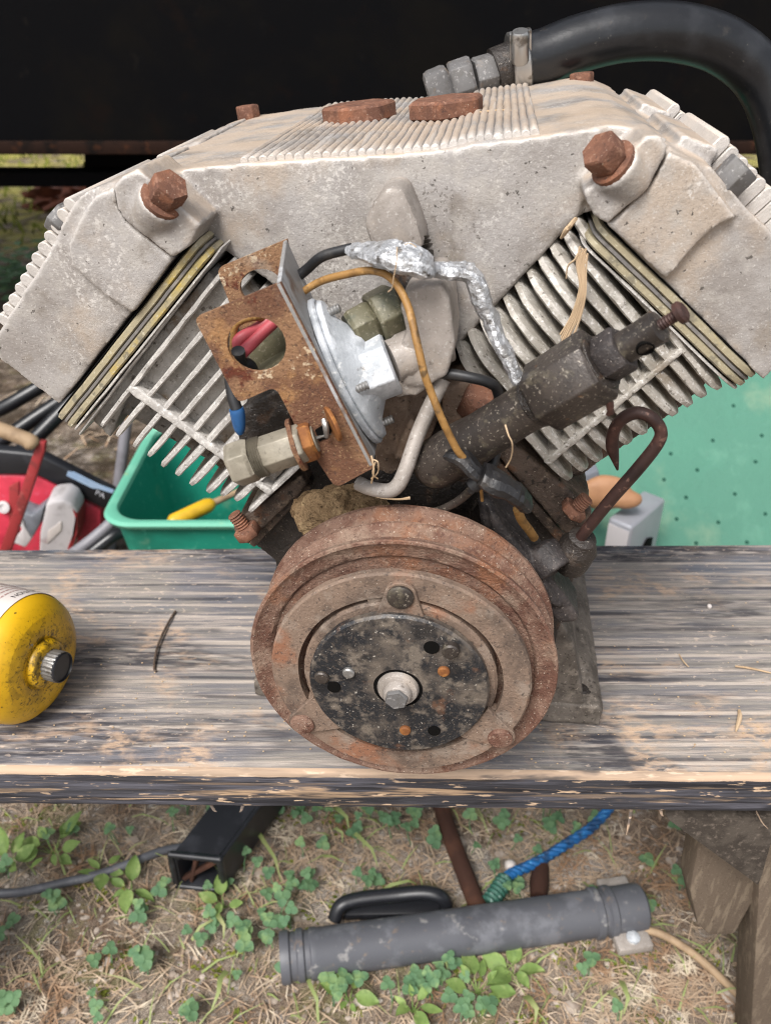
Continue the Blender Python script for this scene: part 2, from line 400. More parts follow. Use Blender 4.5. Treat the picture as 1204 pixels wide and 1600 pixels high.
mt['canister_dirt'] = MAT('grimy_canister_shoulder', 'd0a318', [
    ly('8f7018', 40, .46, .62, .7, off=3), ly('3f3312', 130, .55, .64, .8, off=6), ly('2a220e', 330, .6, .68, .8, off=9)], rough=.42, bumps=[(160, .3, .001)], spec=.5)
mt['label'] = MAT('white_label', 'cfc6c0', [ly('b9aba3', 30, .55, .7, .5)], rough=.4)
mt['ink'] = MAT('dark_ink', '4a4245', rough=.6)
mt['ink_red'] = MAT('red_ink', 'a58580', rough=.6)
mt['white_ink'] = MAT('white_ink', 'c6c6cc', rough=.5)
mt['pale_blue'] = MAT('pale_blue_sticker', '9fb4cd', [ly('86a0bf', 40, .5, .6, .6)], rough=.4)
mt['stone'] = MAT('pale_stone', '8d8272', [ly('6a5f50', 20, .45, .62, .8)], rough=.9, bumps=[(60, .5, .004)])
mt['dull_grey'] = MAT('dull_grey_bolt', '615f5e', [ly('55524f', 120, .48, .64, .8), ly('959290', 420, .56, .68, .7, off=4), ly('7a6650', 90, .6, .7, .6, off=9)], rough=.6, metal=.1, bumps=[(300, .4, .0006)])
mt['grey_dark'] = MAT('grimy_grey_casting', '6b635b', [ly('4b443d', 40, .45, .62, .8), ly('877d72', 90, .54, .68, .7, off=4), ly('332d28', 260, .58, .69, .8, off=8), ly('a89d90', 620, .62, .7, .8, off=18)], rough=.65, bumps=[(90, .4, .0015), (600, .7, .001)], spec=.35)
mt['dimple'] = MAT('dark_green_dimple', '173f34', rough=.9, spec=.1)
mt['valley'] = MAT('dusty_brown_casting', '7d6959', [ly('5d4c40', 40, .44, .62, .8), ly('94806e', 90, .54, .68, .7, off=3), ly('7d5236', 50, .58, .7, .7, off=9), ly('352b25', 260, .58, .69, .75, off=5), ly('b3a697', 620, .63, .71, .7, off=11)], rough=.6, bumps=[(90, .5, .002), (500, .7, .001)], spec=.4)
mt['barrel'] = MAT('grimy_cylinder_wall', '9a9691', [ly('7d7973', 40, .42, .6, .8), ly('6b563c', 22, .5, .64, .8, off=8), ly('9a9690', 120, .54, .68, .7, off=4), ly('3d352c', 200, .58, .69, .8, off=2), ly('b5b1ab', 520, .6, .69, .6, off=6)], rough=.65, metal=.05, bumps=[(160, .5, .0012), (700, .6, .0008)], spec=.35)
mt['dark_wood'] = MAT('dark_grey_timber', '4d463f', [ly('38322d', 60, .45, .62, .8), ly('6d635a', 200, .54, .68, .7, off=4), ly('5d554d', 520, .6, .69, .6, off=8)], rough=.88, bumps=[(120, .6, .002), (600, .6, .0008)], spec=.15)
mt['leaf_litter'] = MAT('brown_leaf', '6b3a26', [ly('4a2719', 20, .45, .62, .8)], rough=.85)
mt['moss'] = MAT('moss', '747a32', [ly('565f28', 14, .45, .62, .8), ly('8f8a44', 30, .55, .7, .7, off=3)], rough=.95, bumps=[(60, .8, .02)], spec=.1)

# ------------------------------------------------------------------ mesh helpers
def finish(bm, angle=38):
    bmesh.ops.recalc_face_normals(bm, faces=bm.faces)
    me = bpy.data.meshes.new('mesh')
    bm.to_mesh(me)
    bm.free()
    for p in me.polygons:
        p.use_smooth = True
    me.set_sharp_from_angle(angle=R(angle))
    return me


def root(name, label, cat, at=(0, 0, 0), group=None):
    o = bpy.data.objects.new(name, None)
    o.empty_display_size = 0.02
    o.location = at
    COL.objects.link(o)
    tag(o, label, cat, group)
    return o


def tag(o, label=None, cat=None, group=None, kind=None):
    for k, v in (('label', label), ('category', cat), ('group', group), ('kind', kind)):
        if v:
            o[k] = v
    return o


def add(name, me, m, parent=None, label=None):
    if isinstance(me, bmesh.types.BMesh):
        me = finish(me)
    me.name = name
    o = bpy.data.objects.new(name, me)
    if m is not None:
        me.materials.clear()
        me.materials.append(mt[m] if isinstance(m, str) else m)
    COL.objects.link(o)
    if parent is not None:
        o.parent = parent
        if parent.type == 'EMPTY':
            o.matrix_parent_inverse = Matrix.Translation(-V(parent.location))
    if label:
        o['label'] = label
    return o


def nb():
    return bmesh.new()


def prism(bm, pts, d, bevel=0.0, seg=2):
    """closed solid: polygon swept along d"""
    a = [bm.verts.new(p) for p in pts]
    b = [bm.verts.new(V(p) + V(d)) for p in pts]
    fs = [bm.faces.new(a), bm.faces.new(b[::-1])]
    n = len(a)
    for i in range(n):
        fs.append(bm.faces.new((a[i], a[(i + 1) % n], b[(i + 1) % n], b[i])))
    bmesh.ops.recalc_face_normals(bm, faces=fs)
    if bevel:
        es = list({e for f in fs for e in f.edges})
        bmesh.ops.bevel(bm, geom=es, offset=bevel, segments=seg, affect='EDGES', profile=.5, clamp_overlap=True)
    return bm


def obox(bm, c, ax, ay, az, sx, sy, sz, bevel=0.0, seg=2):
    c = V(c)
    ax, ay, az = V(ax).normalized(), V(ay).normalized(), V(az).normalized()
    pts = [c + ax * (sx * i / 2) + ay * (sy * j / 2) - az * sz / 2 for i, j in ((-1, -1), (1, -1), (1, 1), (-1, 1))]
    return prism(bm, pts, az * sz, bevel, seg)


def frame(d, hint=None):
    d = V(d).normalized()
    h = V(hint) if hint else (V((0, 0, 1)) if abs(d.z) < .9 else V((0, 1, 0)))
    x = h.cross(d).normalized()
    return x, d.cross(x).normalized(), d


def lathe(bm, c, axis, prof, n=48, hint=None, rot=0.0, cap0=True, cap1=True, jit=0.0):
    """prof: list of (radius, distance along axis)"""
    x, y, d = frame(axis, hint)
    c = V(c)
    rings = []
    for r, a in prof:
        ring = []
        for i in range(n):
            t = rot + 2 * math.pi * i / n
            p = c + d * a + (x * math.cos(t) + y * math.sin(t)) * r
            if jit:
                p += mnoise.noise_vector(p * 160) * jit
            ring.append(bm.verts.new(p))
        rings.append(ring)
    for a, b in zip(rings, rings[1:]):
        for i in range(n):
            bm.faces.new((a[i], a[(i + 1) % n], b[(i + 1) % n], b[i]))
    if cap0:
        bm.faces.new(rings[0][::-1])
    if cap1:
        bm.faces.new(rings[-1])
    return bm


def hexnut(bm, a, b, rad, ch=.12, rot=0.0, hint=None):
    """hexagon with chamfered ends from a to b"""
    a, b = V(a), V(b)
    L = (b - a).length
    c = min(rad * ch, L * .25)
    prof = [(rad * .9, 0), (rad, c), (rad, L - c), (rad * .9, L)]
    x, y, d = frame(b - a, hint)
    rings = []
    for k, (r, s) in enumerate(prof):
        n = 6
        rings.append([bm.verts.new(a + d * s + (x * math.cos(rot + math.pi / 3 * i) + y * math.sin(rot + math.pi / 3 * i)) * r) for i in range(n)])
    for p, q in zip(rings, rings[1:]):
        for i in range(6):
            bm.faces.new((p[i], p[(i + 1) % 6], q[(i + 1) % 6], q[i]))
    bm.faces.new(rings[0][::-1])
    bm.faces.new(rings[-1])
    es = [e for e in bm.edges if e.is_valid and any(v in rings[1] for v in e.verts) and any(v in rings[2] for v in e.verts)]
    bmesh.ops.bevel(bm, geom=es, offset=rad * .06, segments=2, affect='EDGES', profile=.5)
    return bm


def cat_rom(pts, k=8):
    """smooth path through points; each point is (Vector, radius)"""
    out = []
    P = [pts[0]] + list(pts) + [pts[-1]]
    for i in range(1, len(P) - 2):
        p0, p1, p2, p3 = P[i - 1], P[i], P[i + 1], P[i + 2]
        for j in range(k):
            t = j / k
            f = lambda a, b, c, d: .5 * ((2 * b) + (c - a) * t + (2 * a - 5 * b + 4 * c - d) * t * t + (3 * b - a - 3 * c + d) * t ** 3)
            out.append((f(p0[0], p1[0], p2[0], p3[0]), max(1e-5, f(p0[1], p1[1], p2[1], p3[1]))))
    out.append((pts[-1][0], pts[-1][1]))
    return out


def tube(bm, pts, n=12, k=8, smooth=True, flat=1.0, jit=0.0, cap=True):
    P = cat_rom(pts, k) if smooth and len(pts) > 2 else list(pts)
    d0 = (P[1][0] - P[0][0]).normalized()
    x, y, _ = frame(d0)
    rings = []
    for i, (p, r) in enumerate(P):
        d = (P[min(i + 1, len(P) - 1)][0] - P[max(i - 1, 0)][0]).normalized()
        x = (x - d * x.dot(d)).normalized()
        y = d.cross(x)
        ring = []
        for j in range(n):
            t = 2 * math.pi * j / n
            q = p + (x * math.cos(t) + y * math.sin(t) * flat) * r
            if jit:
                q += mnoise.noise_vector(q * 90) * jit + mnoise.noise_vector(q * 300) * jit * .5
            ring.append(bm.verts.new(q))
        rings.append(ring)
    for a, b in zip(rings, rings[1:]):
        for i in range(n):
            bm.faces.new((a[i], a[(i + 1) % n], b[(i + 1) % n], b[i]))
    if cap:
        bm.faces.new(rings[0][::-1])
        bm.faces.new(rings[-1])
    return bm


def rod(bm, a, b, r0, r1=None, n=20):
    return tube(bm, [(V(a), r0), (V(b), r1 if r1 is not None else r0)], n=n, smooth=False)


def thread(bm, a, b, r, turns=8, n=16):
    a, b = V(a), V(b)
    prof = []
    L = (b - a).length
    for i in range(turns):
        prof += [(r * .84, L * i / turns), (r, L * (i + .5) / turns)]
    prof.append((r * .84, L))
    return lathe(bm, a, b - a, prof, n)


def plate(bm, A, B, depth, rA, rB, th, wob=0.0, back=0.006):
    """flat plate (a cooling fin, a gasket): front edge A-B, reaching back along YL, corners rounded, thin edge softened"""
    A, B = V(A), V(B)
    u = (B - A)
    L = u.length
    u.normalize()
    n = u.cross(YL).normalized()
    out = []
    for i in range(7):
        t = math.pi * i / 12
        out.append((rA - rA * math.sin(t), rA - rA * math.cos(t)))
    out = [(rA * (1 - math.sin(math.pi / 2 * i / 6)), rA * (1 - math.cos(math.pi / 2 * i / 6))) for i in range(6, -1, -1)]
    m = max(2, int((L - rA - rB) / .008))
    for i in range(1, m):
        out.append((rA + (L - rA - rB) * i / m, 0))
    out += [(L - rB * (1 - math.sin(math.pi / 2 * i / 6)), rB * (1 - math.cos(math.pi / 2 * i / 6))) for i in range(0, 7)]
    out += [(L, depth - back), (L - back, depth), (back, depth), (0, depth - back)]
    cu, cv = L / 2, depth / 2
    rings = []
    for off, ins in ((-.5, th * .55), (-.28, th * .1), (.28, th * .1), (.5, th * .55)):
        ring = []
        for a, v in out:
            sa = 1 - ins / max(L / 2, 1e-4)
            sv = 1 - ins / max(depth / 2, 1e-4)
            p = A + u * (cu + (a - cu) * sa) + YL * (cv + (v - cv) * sv) + n * (th * off)
            if wob:
                p += mnoise.noise_vector(p * 110) * wob + n * mnoise.noise(p * 18) * wob * 1.4
            ring.append(bm.verts.new(p))
        rings.append(ring)
    k = len(out)
    for a, b in zip(rings, rings[1:]):
        for i in range(k):
            bm.faces.new((a[i], a[(i + 1) % k], b[(i + 1) % k], b[i]))
    bm.faces.new(rings[0][::-1])
    bm.faces.new(rings[-1])
    return bm


def cast(name, bm, m, parent, voxel=.0022, smooth=4, disp=.0012, dscale=.02, label=None, fine=.0):
    """rough sand-cast look: solids fused, edges softened, faces slightly uneven"""
    o = add(name, bm, m, parent, label)
    md = o.modifiers.new('fuse', 'REMESH')
    md.mode = 'VOXEL'
    md.voxel_size = voxel
    md.use_smooth_shade = True
    if smooth:
        sm = o.modifiers.new('soften', 'SMOOTH')
        sm.iterations = smooth
        sm.factor = .5
    for d, s in ((disp, dscale), (fine, .004)):
        if d:
            key = 'clouds%g' % s
            tx = bpy.data.textures.get(key) or bpy.data.textures.new(key, 'CLOUDS')
            tx.noise_scale = s
            tx.noise_depth = 3
            dm = o.modifiers.new('uneven', 'DISPLACE')
            dm.texture = tx
            dm.strength = d
            dm.mid_level = .5
            dm.texture_coords = 'LOCAL'
    return o


def blob(bm, c, r, sub=3, amp=.25, freq=60, sc=(1, 1, 1), seed=0):
    res = bmesh.ops.create_icosphere(bm, subdivisions=sub, radius=1)
    for v in res['verts']:
        d = v.co.normalized()
        k = 1 + amp * mnoise.noise(d * freq * r + V((seed, seed, 0))) + amp * .4 * mnoise.noise(d * freq * r * 3 + V((0, seed, 0)))
        v.co = V(c) + V((d.x * sc[0], d.y * sc[1], d.z * sc[2])) * (r * k)
    return bm


def text_mesh(s, size, mapper, m, name, parent):
    cu = bpy.data.curves.new('lettering', 'FONT')
    cu.body = s
    cu.size = size
    cu.align_x = 'LEFT'
    ob = bpy.data.objects.new('lettering', cu)
    COL.objects.link(ob)
    dg = bpy.context.evaluated_depsgraph_get()
    dg.update()
    me = bpy.data.meshes.new_from_object(ob.evaluated_get(dg))
    bpy.data.objects.remove(ob)
    for v in me.vertices:
        v.co = mapper(v.co.x, v.co.y)
    me.materials.clear()
    return add(name, me, m, parent)

# ------------------------------------------------------------------ the ground
def ground_z(x, y):
    p = V((x, y, 0))
    return GZ + .010 * mnoise.noise(p * 5) + .006 * mnoise.noise(p * 17) + .02 * mnoise.noise(p * 1.1) * min(1, abs(y - .1) * .6)


def build_ground():
    n = 240
    vs_, fs_ = [], []
    for j in range(n + 1):
        for i in range(n + 1):
            s, t = i / n * 2 - 1, j / n * 2 - 1
            x = s * .9 + math.copysign(abs(s) ** 5 * 70, s)
            y = .4 + t * .9 + math.copysign(abs(t) ** 5 * 70, t)
            vs_.append((x, y, ground_z(x, y)))
    for j in range(n):
        for i in range(n):
            a = j * (n + 1) + i
            fs_.append((a, a + 1, a + n + 2, a + n + 1))
    me = bpy.data.meshes.new('ground')
    me.from_pydata(vs_, [], fs_)
    for p in me.polygons:
        p.use_smooth = True
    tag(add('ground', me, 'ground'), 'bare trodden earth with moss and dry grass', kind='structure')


build_ground()

# ------------------------------------------------------------------ bench
bench = root('wooden_bench', 'weathered grey plank bench carrying the rusty compressor', 'bench', (0, .14, GZ))


def build_plank():
    f0, f1 = WZ(0, 1203, 0), WZ(1204, 1215, 0)
    b0, b1 = WZ(0, 859, 0), WZ(1204, 851, 0)
    yf = lambda x: f0.y + (f1.y - f0.y) * (x - f0.x) / (f1.x - f0.x)
    yb = lambda x: b0.y + (b1.y - b0.y) * (x - b0.x) / (b1.x - b0.x)
    T = .0375
    bm = nb()
    nx, nt = 300, 70
    rings = []
    for i in range(nx + 1):
        x = -.62 + 1.24 * i / nx
        a, b = yf(x), yb(x)
        b += .0012 * mnoise.noise(V((x * 30, 1, 0)))
        pr = []
        for k in range(nt + 1):                      # top, back to front
            t = k / nt
            y = b + (a + .005 - b) * t
            g = mnoise.noise(V((x * 4, y * 170 + 1.2 * mnoise.noise(V((x * 5, y * 8, 0))), 0)))
            g2 = mnoise.noise(V((x * 9, y * 420, 3)))
            pr.append((y, .0007 * g + .0004 * g2 - .0006))
        w = .0011 * mnoise.noise(V((x * 22, 4, 0))) + .0006 * mnoise.noise(V((x * 90, 7, 0)))
        pr += [(a + .0024, -.0008 + w * .4), (a + .0008, -.0022 + w), (a, -.0046 + w)]
        for k in range(1, 13):
            z = -.0046 - (T - .0066) * k / 12
            g = mnoise.noise(V((x * 5, z * 260 + mnoise.noise(V((x * 6, z * 20, 9))), 5)))
            pr.append((a + .0006 * g + .0003, z))
        rag = .0016 * abs(mnoise.noise(V((x * 60, 2, 0)))) + .0012 * abs(mnoise.noise(V((x * 190, 8, 0))))
        pr += [(a + .0016, -T + .0006 - rag), (a + .006, -T), (b, -T), (b, -.004)]
        rings.append([bm.verts.new((x, y, z)) for y, z in pr])
    m = len(rings[0])
    for p, q in zip(rings, rings[1:]):
        for k in range(m):
            f = bm.faces.new((p[k], p[(k + 1) % m], q[(k + 1) % m], q[k]))
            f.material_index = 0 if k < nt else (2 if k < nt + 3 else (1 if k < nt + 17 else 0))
    bm.faces.new(rings[0][::-1])
    bm.faces.new(rings[-1])
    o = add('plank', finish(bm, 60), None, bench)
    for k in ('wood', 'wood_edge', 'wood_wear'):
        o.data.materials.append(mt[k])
    for (px, py, ln, dx) in ((985, 1270, .024, 0), (1180, 1274, .014, .012), (1030, 1268, .004, .003), (330, 1262, .003, .004), (380, 1263, .003, -.003)):
        p = WY(px, py, f0.y + .0005)
        s = nb()
        tube(s, [(p + V((0, .0008, .003)), .0013), (p + V((dx * .5, -.0008, -ln * .5)), .0009), (p + V((dx, -.001, -ln)), .0002)], n=6, k=4, flat=.4)
        add('splinter', s, 'wood_wear', o)


build_plank()
bm = nb()
prism(bm, [V((.288, .034, -.0385)), V((.392, .034, -.0385)), V((.486, .034, GZ - .02)), V((.384, .034, GZ - .02))], V((0, .044, 0)), .003)
add('leg', bm, 'old_wood', bench)
bm = nb()
obox(bm, (-.52, .055, (GZ - .02 - .0385) / 2), (1, 0, 0), (0, 1, 0), (0, 0, 1), .10, .045, -(GZ - .02) - .0385, .004)
add('leg', bm, 'old_wood', bench)
bm = nb()
prism(bm, [WY(a, b, .010) for a, b in ((1042, 1281), (1184, 1385), (1190, 1370), (1216, 1278))], V((0, .018, 0)), .0015)
add('brace', bm, 'dark_wood', bench)
bm = nb()
prism(bm, [WY(a, b, .046) for a, b in ((1100, 1300), (1200, 1370), (1160, 1440), (1148, 1462), (1105, 1463), (1088, 1445), (1076, 1392), (1088, 1330))], V((0, .03, 0)), .004)
add('gusset', bm, 'old_wood', bench)

# ------------------------------------------------------------------ dark vehicle behind
truck = root('parked_truck', 'black grimy side of a truck body filling the background', 'truck', (0, 2.2, GZ))
bm = nb()
obox(bm, (0, 2.35, 1.2), (1, 0, 0), (0, 1, 0), (0, 0, 1), 9, 1.0, 2.16, .02)
body = add('body_panel', bm, 'truck', truck)
bm = nb()
obox(bm, (0, 1.838, .137), (1, 0, 0), (0, 1, 0), (0, 0, 1), 8.98, .02, .03, .004)
add('lower_lip', bm, 'truck_rust', truck)
bm = nb()
obox(bm, (0, 2.0, .040), (1, 0, 0), (0, 1, 0), (0, 0, 1), 8.9, .08, .038, .004)
add('chassis_beam', bm, 'truck', truck)
for cx in (-.40, 2.4):
    bm = nb()
    lathe(bm, (cx, 2.12, GZ + .46), (0, 1, 0), [(.25, 0), (.42, -.01), (.465, .02), (.47, .05), (.47, .2), (.46, .24), (.4, .25)], 48)
    w = add('wheel', bm, 'truck', truck)
    bm = nb()
    lathe(bm, (cx, 2.10, GZ + .46), (0, 1, 0), [(.06, -.02), (.1, 0), (.22, .01), (.24, .04)], 32)
    add('hub', bm, 'truck_rust', w)

# ------------------------------------------------------------------ the compressor
comp = root('refrigeration_compressor', 'old V-shaped finned aluminium compressor with a rusty belt pulley, standing on the plank', 'compressor', loc(0, .17, 0))

YM = .098          # front of the manifold casting
YH = .072          # front of the cylinder heads
YF = .076          # front edge of the fins


def bank_axes(p0, p1, y, inward):
    eu = (EL(*p1, y) - EL(*p0, y)).normalized()
    ew = eu.cross(YL).normalized()
    if ew.x * inward < 0:
        ew = -ew
    return eu, ew


EUL, EWL = bank_axes((88, 657), (307, 380), YH, 1)       # left bank: along the gasket, inward down the cylinder
EUR, EWR = bank_axes((1190, 592), (948, 353), YH, -1)    # right bank: gasket upwards, inward

# ---- crankcase, base
bm = nb()
prism(bm, EP([(446, 742), (372, 815), (398, 853), (432, 880), (416, 950), (412, 1060), (424, 1100), (862, 1100), (868, 1000), (900, 900), (905, 855), (775, 705), (690, 660), (600, 660), (520, 680)], .104), YL * .19)
prism(bm, EP([(540, 640), (600, 600), (700, 600), (790, 690), (740, 800), (560, 800)], .085), YL * .2)
crank = cast('crankcase', bm, 'oily_dark', comp, .003, 3, .003, .03)
bm = nb()
pa, pb = WZ(934, 1137, 0) - EO, WZ(386, 1122, 0) - EO
x1, x0, yb_ = pa.dot(XL), pb.dot(XL), pa.dot(YL)
prism(bm, [loc(x0, yb_, .0005), loc(x1, yb_, .0005), loc(x1 + .002, yb_, .017), loc(x1 - .003, yb_, .021), loc(x0 + .003, yb_, .021), loc(x0, yb_, .017)], YL * .18)
prism(bm, [loc(x1 - .035, yb_ + .03, .019), loc(x1 - .002, yb_ + .03, .019), loc(x1 - .006, yb_ + .03, .027), loc(x1 - .03, yb_ + .03, .034)], YL * .15)
base = cast('base_plate', bm, 'grey_dark', comp, .0022, 3, .0015, .02)
for sx in (x0 + .014, x1 - .014):
    bm = nb()
    blob(bm, loc(sx, yb_ + .017, .0205), .0058, 3, .5, 250, (1.2, 1, .35), 3)
    add('bolt_hole', bm, 'oily_dark', base)
bm = nb()
prism(bm, [loc(x1 - .055, .108, .018), loc(x1 - .012, .108, .018), loc(x1 - .026, .108, .075), loc(x1 - .04, .108, .10), loc(x1 - .055, .108, .10)], YL * .14)
cast('side_wall', bm, 'grey_dark', comp, .0022, 2, .0015, .02)

# flange seams of the crankcase, where the cylinders bolt on
for pts, y in (([(383, 846), (397, 857), (487, 762), (470, 755)], .094), ([(757, 716), (768, 706), (884, 838), (872, 850)], .094)):
    bm = nb()
    prism(bm, EP(pts, y), YL * .15, .0015)
    add('flange_seam', bm, 'oily_brown', comp)
bm = nb()
prism(bm, EP([(362, 828), (372, 812), (470, 742), (482, 758), (388, 850)], .088), YL * .16)
cast('cylinder_flange', bm, 'oily_brown', comp, .002, 2, .0016, .012)
bm = nb()
prism(bm, EP([(765, 700), (800, 690), (862, 742), (925, 800), (918, 822), (884, 838)], .088), YL * .16)
cast('cylinder_flange', bm, 'oily_brown', comp, .002, 2, .0016, .012)
# studs and nuts
for a, b, r in (((392, 838), (372, 812), .0085), ((890, 802), (910, 784), .0085)):
    A, B = EL(*a, .083), EL(*b, .083)
    bm = nb()
    hexnut(bm, A, A.lerp(B, .55), r, .1)
    nut = add('nut', bm, 'rust', comp)
    bm = nb()
    thread(bm, A.lerp(B, .4), A.lerp(B, 1.35), r * .55, 7, 14)
    add('stud', bm, 'rust', nut)

# valley between the cylinders: brown uneven casting
bm = nb()
prism(bm, EP([(585, 640), (600, 610), (640, 605), (640, 720), (610, 745), (585, 735)], .072), YL * .06)
prism(bm, EP([(640, 600), (690, 595), (690, 640), (660, 715), (632, 722)], .078), YL * .06)
prism(bm, EP([(613, 718), (640, 655), (652, 662), (628, 726)], .064), YL * .03)
cast('valley_casting', bm, 'valley', comp, .0018, 3, .003, .012)
bm = nb()
prism(bm, EP([(690, 610), (735, 592), (768, 615), (745, 690), (700, 690), (688, 660)], .074), YL * .05)
pk = cast('bolt_pocket', bm, 'valley', comp, .0018, 3, .002, .012)
bm = nb()
hexnut(bm, EL(735, 640, .078), EL(750, 618, .066), .009)
add('pocket_bolt', bm, 'rust', pk)

# ---- cylinders with their fins
# left bank
left_cyl = None
bm = nb()
prism(bm, EP([(165, 632), (335, 420), (470, 560), (520, 640), (440, 742), (400, 770), (300, 705)], YF + .02), YL * .09)
prism(bm, EP([(212, 606), (345, 425), (470, 560), (520, 640), (430, 752), (424, 768), (356, 708)], YF + .009), YL * .03)
prism(bm, EP([(140, 655), (150, 665), (172, 684), (200, 615), (240, 590), (330, 440), (325, 425)], YF + .010), YL * .03)
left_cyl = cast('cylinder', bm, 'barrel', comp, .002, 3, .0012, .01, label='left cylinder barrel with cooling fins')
LF = [((342, 392), (121, 683), .0013, .004), ((352, 420), (154, 671), .0026, .006), ((372, 452), (177, 689), .0031, .008), ((398, 470), (202, 706), .0032, .009),
      ((416, 500), (225, 722), .0034, .011), ((430, 527), (245, 740), .0036, .013), ((445, 560), (266, 756), .0038, .015), ((462, 584), (288, 773), .004, .017),
      ((478, 610), (314, 786), .004, .018), ((492, 634), (336, 791), .004, .018), ((505, 655), (358, 797), .004, .016), ((515, 682), (386, 806), .0030, .006)]
for a, b, th, rb in LF:
    bm = nb()
    plate(bm, EL(*a, YF), EL(*b, YF), .112, .006, rb, th, wob=.0007)
    add('fin', bm, 'fin', left_cyl)
bm = nb()
prism(bm, EP([(202, 604), (198, 611), (206, 617), (350, 722), (420, 776), (428, 770), (355, 712), (214, 606)], YF - .0004), YL * .02)
cast('rib', bm, 'fin', left_cyl, .0009, 2, .001, .006)

# right bank
bm = nb()
prism(bm, EP([(905, 372), (1118, 588), (1060, 640), (905, 745), (880, 750), (800, 690), (725, 575), (790, 440)], YF + .040), YL * .075)
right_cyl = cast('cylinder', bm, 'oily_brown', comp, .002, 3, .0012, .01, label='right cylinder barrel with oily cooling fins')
NF = 11
for i in range(NF):
    t = i / (NF - 1)
    sx, sy = 897 - 190 * t, 352 + 208 * t
    if i >= 8:
        sx, sy = 751 - (i - 8) * 19.5, 512 + (i - 8) * 20
    tx, ty = 1134 - 238 * t, 626 + 142 * t
    bm = nb()
    plate(bm, EL(sx, sy, YF), EL(tx, ty, YF), .112, .034 if i < 8 else .02, .02, .0050, wob=.0009)
    add('fin', bm, 'fin_dirty', right_cyl)
bm = nb()
prism(bm, EP([(1062, 544), (1068, 551), (856, 729), (848, 722)], YF - .0005), YL * .024)
cast('rib', bm, 'fin_dirty', right_cyl, .0009, 2, .001, .006)

# second pair of cylinders behind the first
for src, ax in ((left_cyl, 'l'), (right_cyl, 'r')):
    c2 = src.copy()
    COL.objects.link(c2)
    c2.location = YL * .14
    c2['label'] = ('left' if ax == 'l' else 'right') + ' rear cylinder mostly hidden behind the front one'
    for ch in [o for o in list(COL.objects) if o.parent == src]:
        k = ch.copy()
        COL.objects.link(k)
        k.parent = c2

# ---- gasket stacks (valve plates)
def stack(p0, p1, ew, y, rb):
    A, B = EL(*p0, y), EL(*p1, y)
    o = -.0016
    for th, m, ins, nm in ((.0008, 'void', .0015, 'gasket'), (.0048, 'brass', 0, 'valve_plate'), (.0021, 'gasket_grey', .0006, 'gasket'), (.0044, 'brass', .0, 'valve_plate'), (.0010, 'void', .003, 'gasket'), (.0013, 'fin', .0006, 'valve_plate')):  # void layers are black sheets painted in for the dark gaps between plates
        bm = nb()
        d = ew * (o + th / 2)
        u = (B - A).normalized()
        plate(bm, A + d + YL * ins + u * ins, B + d + YL * ins - u * ins, .116, .008, rb, th * .97, wob=.00025)
        add(nm, bm, m, comp)
        o += th


stack((306, 376), (87, 655), EWL, YH + .001, .003)
stack((938, 352), (1193, 600), EWR, YH + .001, .018)

# ---- heads
def head_fins(parent, p0, p1, ew, n, y0, y1, h, w):
    A, B = EL(*p0, YH), EL(*p1, YH)
    eu = (B - A).normalized()
    L = (B - A).length
    for i in range(n):
        c = A + eu * (L * (i + .5) / n) + YL * (y0 - YH)
        bm = nb()
        pr = []
        for a, b in ((-w, .004), (w, .004)):
            pr.append(c + eu * a + ew * b)
        for k in range(0, 9):
            t = math.pi * k / 8
            pr.append(c + eu * (w * math.cos(t)) - ew * (h - w + w * math.sin(t)))
        prism(bm, pr, YL * (y1 - y0), .0008, 1)
        for v in bm.verts:
            v.co += mnoise.noise_vector(v.co * 130) * .0005
        add('head_fin', bm, 'alu', parent)


def build_heads():
    out = []
    bm = nb()
    prism(bm, EP([(178, 283), (135, 299), (114, 318), (94, 358), (72, 402), (6, 505), (-12, 535), (0, 562), (93, 633), (271, 404), (197, 347), (184, 325)], YH + .003), YL * .122)
    prism(bm, EP([(178, 292), (150, 305), (128, 335), (106, 385), (112, 414), (150, 450), (206, 491), (271, 404), (197, 347), (184, 325)], YH - .003), YL * .02)
    h = cast('cylinder_head', bm, 'alu', comp, .0017, 1, .0010, .016, label='left cast cylinder head with ribbed outer face')
    head_fins(h, (114, 318), (0, 515), EWL, 12, YH + .004, YH + .12, .0058, .0033)
    bm = nb()
    c = EL(107, 352, .084)
    hexnut(bm, c, c - EWL * .009, .0092, .1)
    add('head_bolt', bm, 'dull_grey', h)
    out.append(h)
    bm = nb()
    prism(bm, EP([(1045, 229), (1112, 263), (1162, 322), (1204, 362), (1285, 452), (1298, 478), (1284, 500), (1192, 595), (948, 352), (1014, 294), (1038, 246)], YH + .003), YL * .122)
    prism(bm, EP([(1042, 236), (1085, 255), (1120, 300), (1148, 340), (1120, 352), (1085, 385), (1040, 436), (948, 352), (1014, 294), (1038, 250)], YH - .003), YL * .02)
    prism(bm, [p for p in EP([(1052, 236), (1108, 262), (1125, 232), (1066, 210)], YH + .022)], YL * .095)
    h = cast('cylinder_head', bm, 'alu', comp, .0017, 1, .0010, .016, label='right cast cylinder head with ribbed outer face')
    head_fins(h, (1112, 258), (1285, 450), EWR, 12, YH + .026, YH + .12, .0135, .0033)
    bm = nb()
    c = EL(1130, 290, .084)
    hexnut(bm, c + EWR * .003, c - EWR * .012, .0088, .1)
    add('head_bolt', bm, 'dull_grey', h)
    out.append(h)
    for src, nm in zip(out, ('left', 'right')):
        c2 = src.copy()
        COL.objects.link(c2)
        c2.location = YL * .136
        c2['label'] = nm + ' rear cylinder head behind the front one'
        for ch in [o for o in list(COL.objects) if o.parent == src]:
            k = ch.copy()
            COL.objects.link(k)
            k.parent = c2


build_heads()

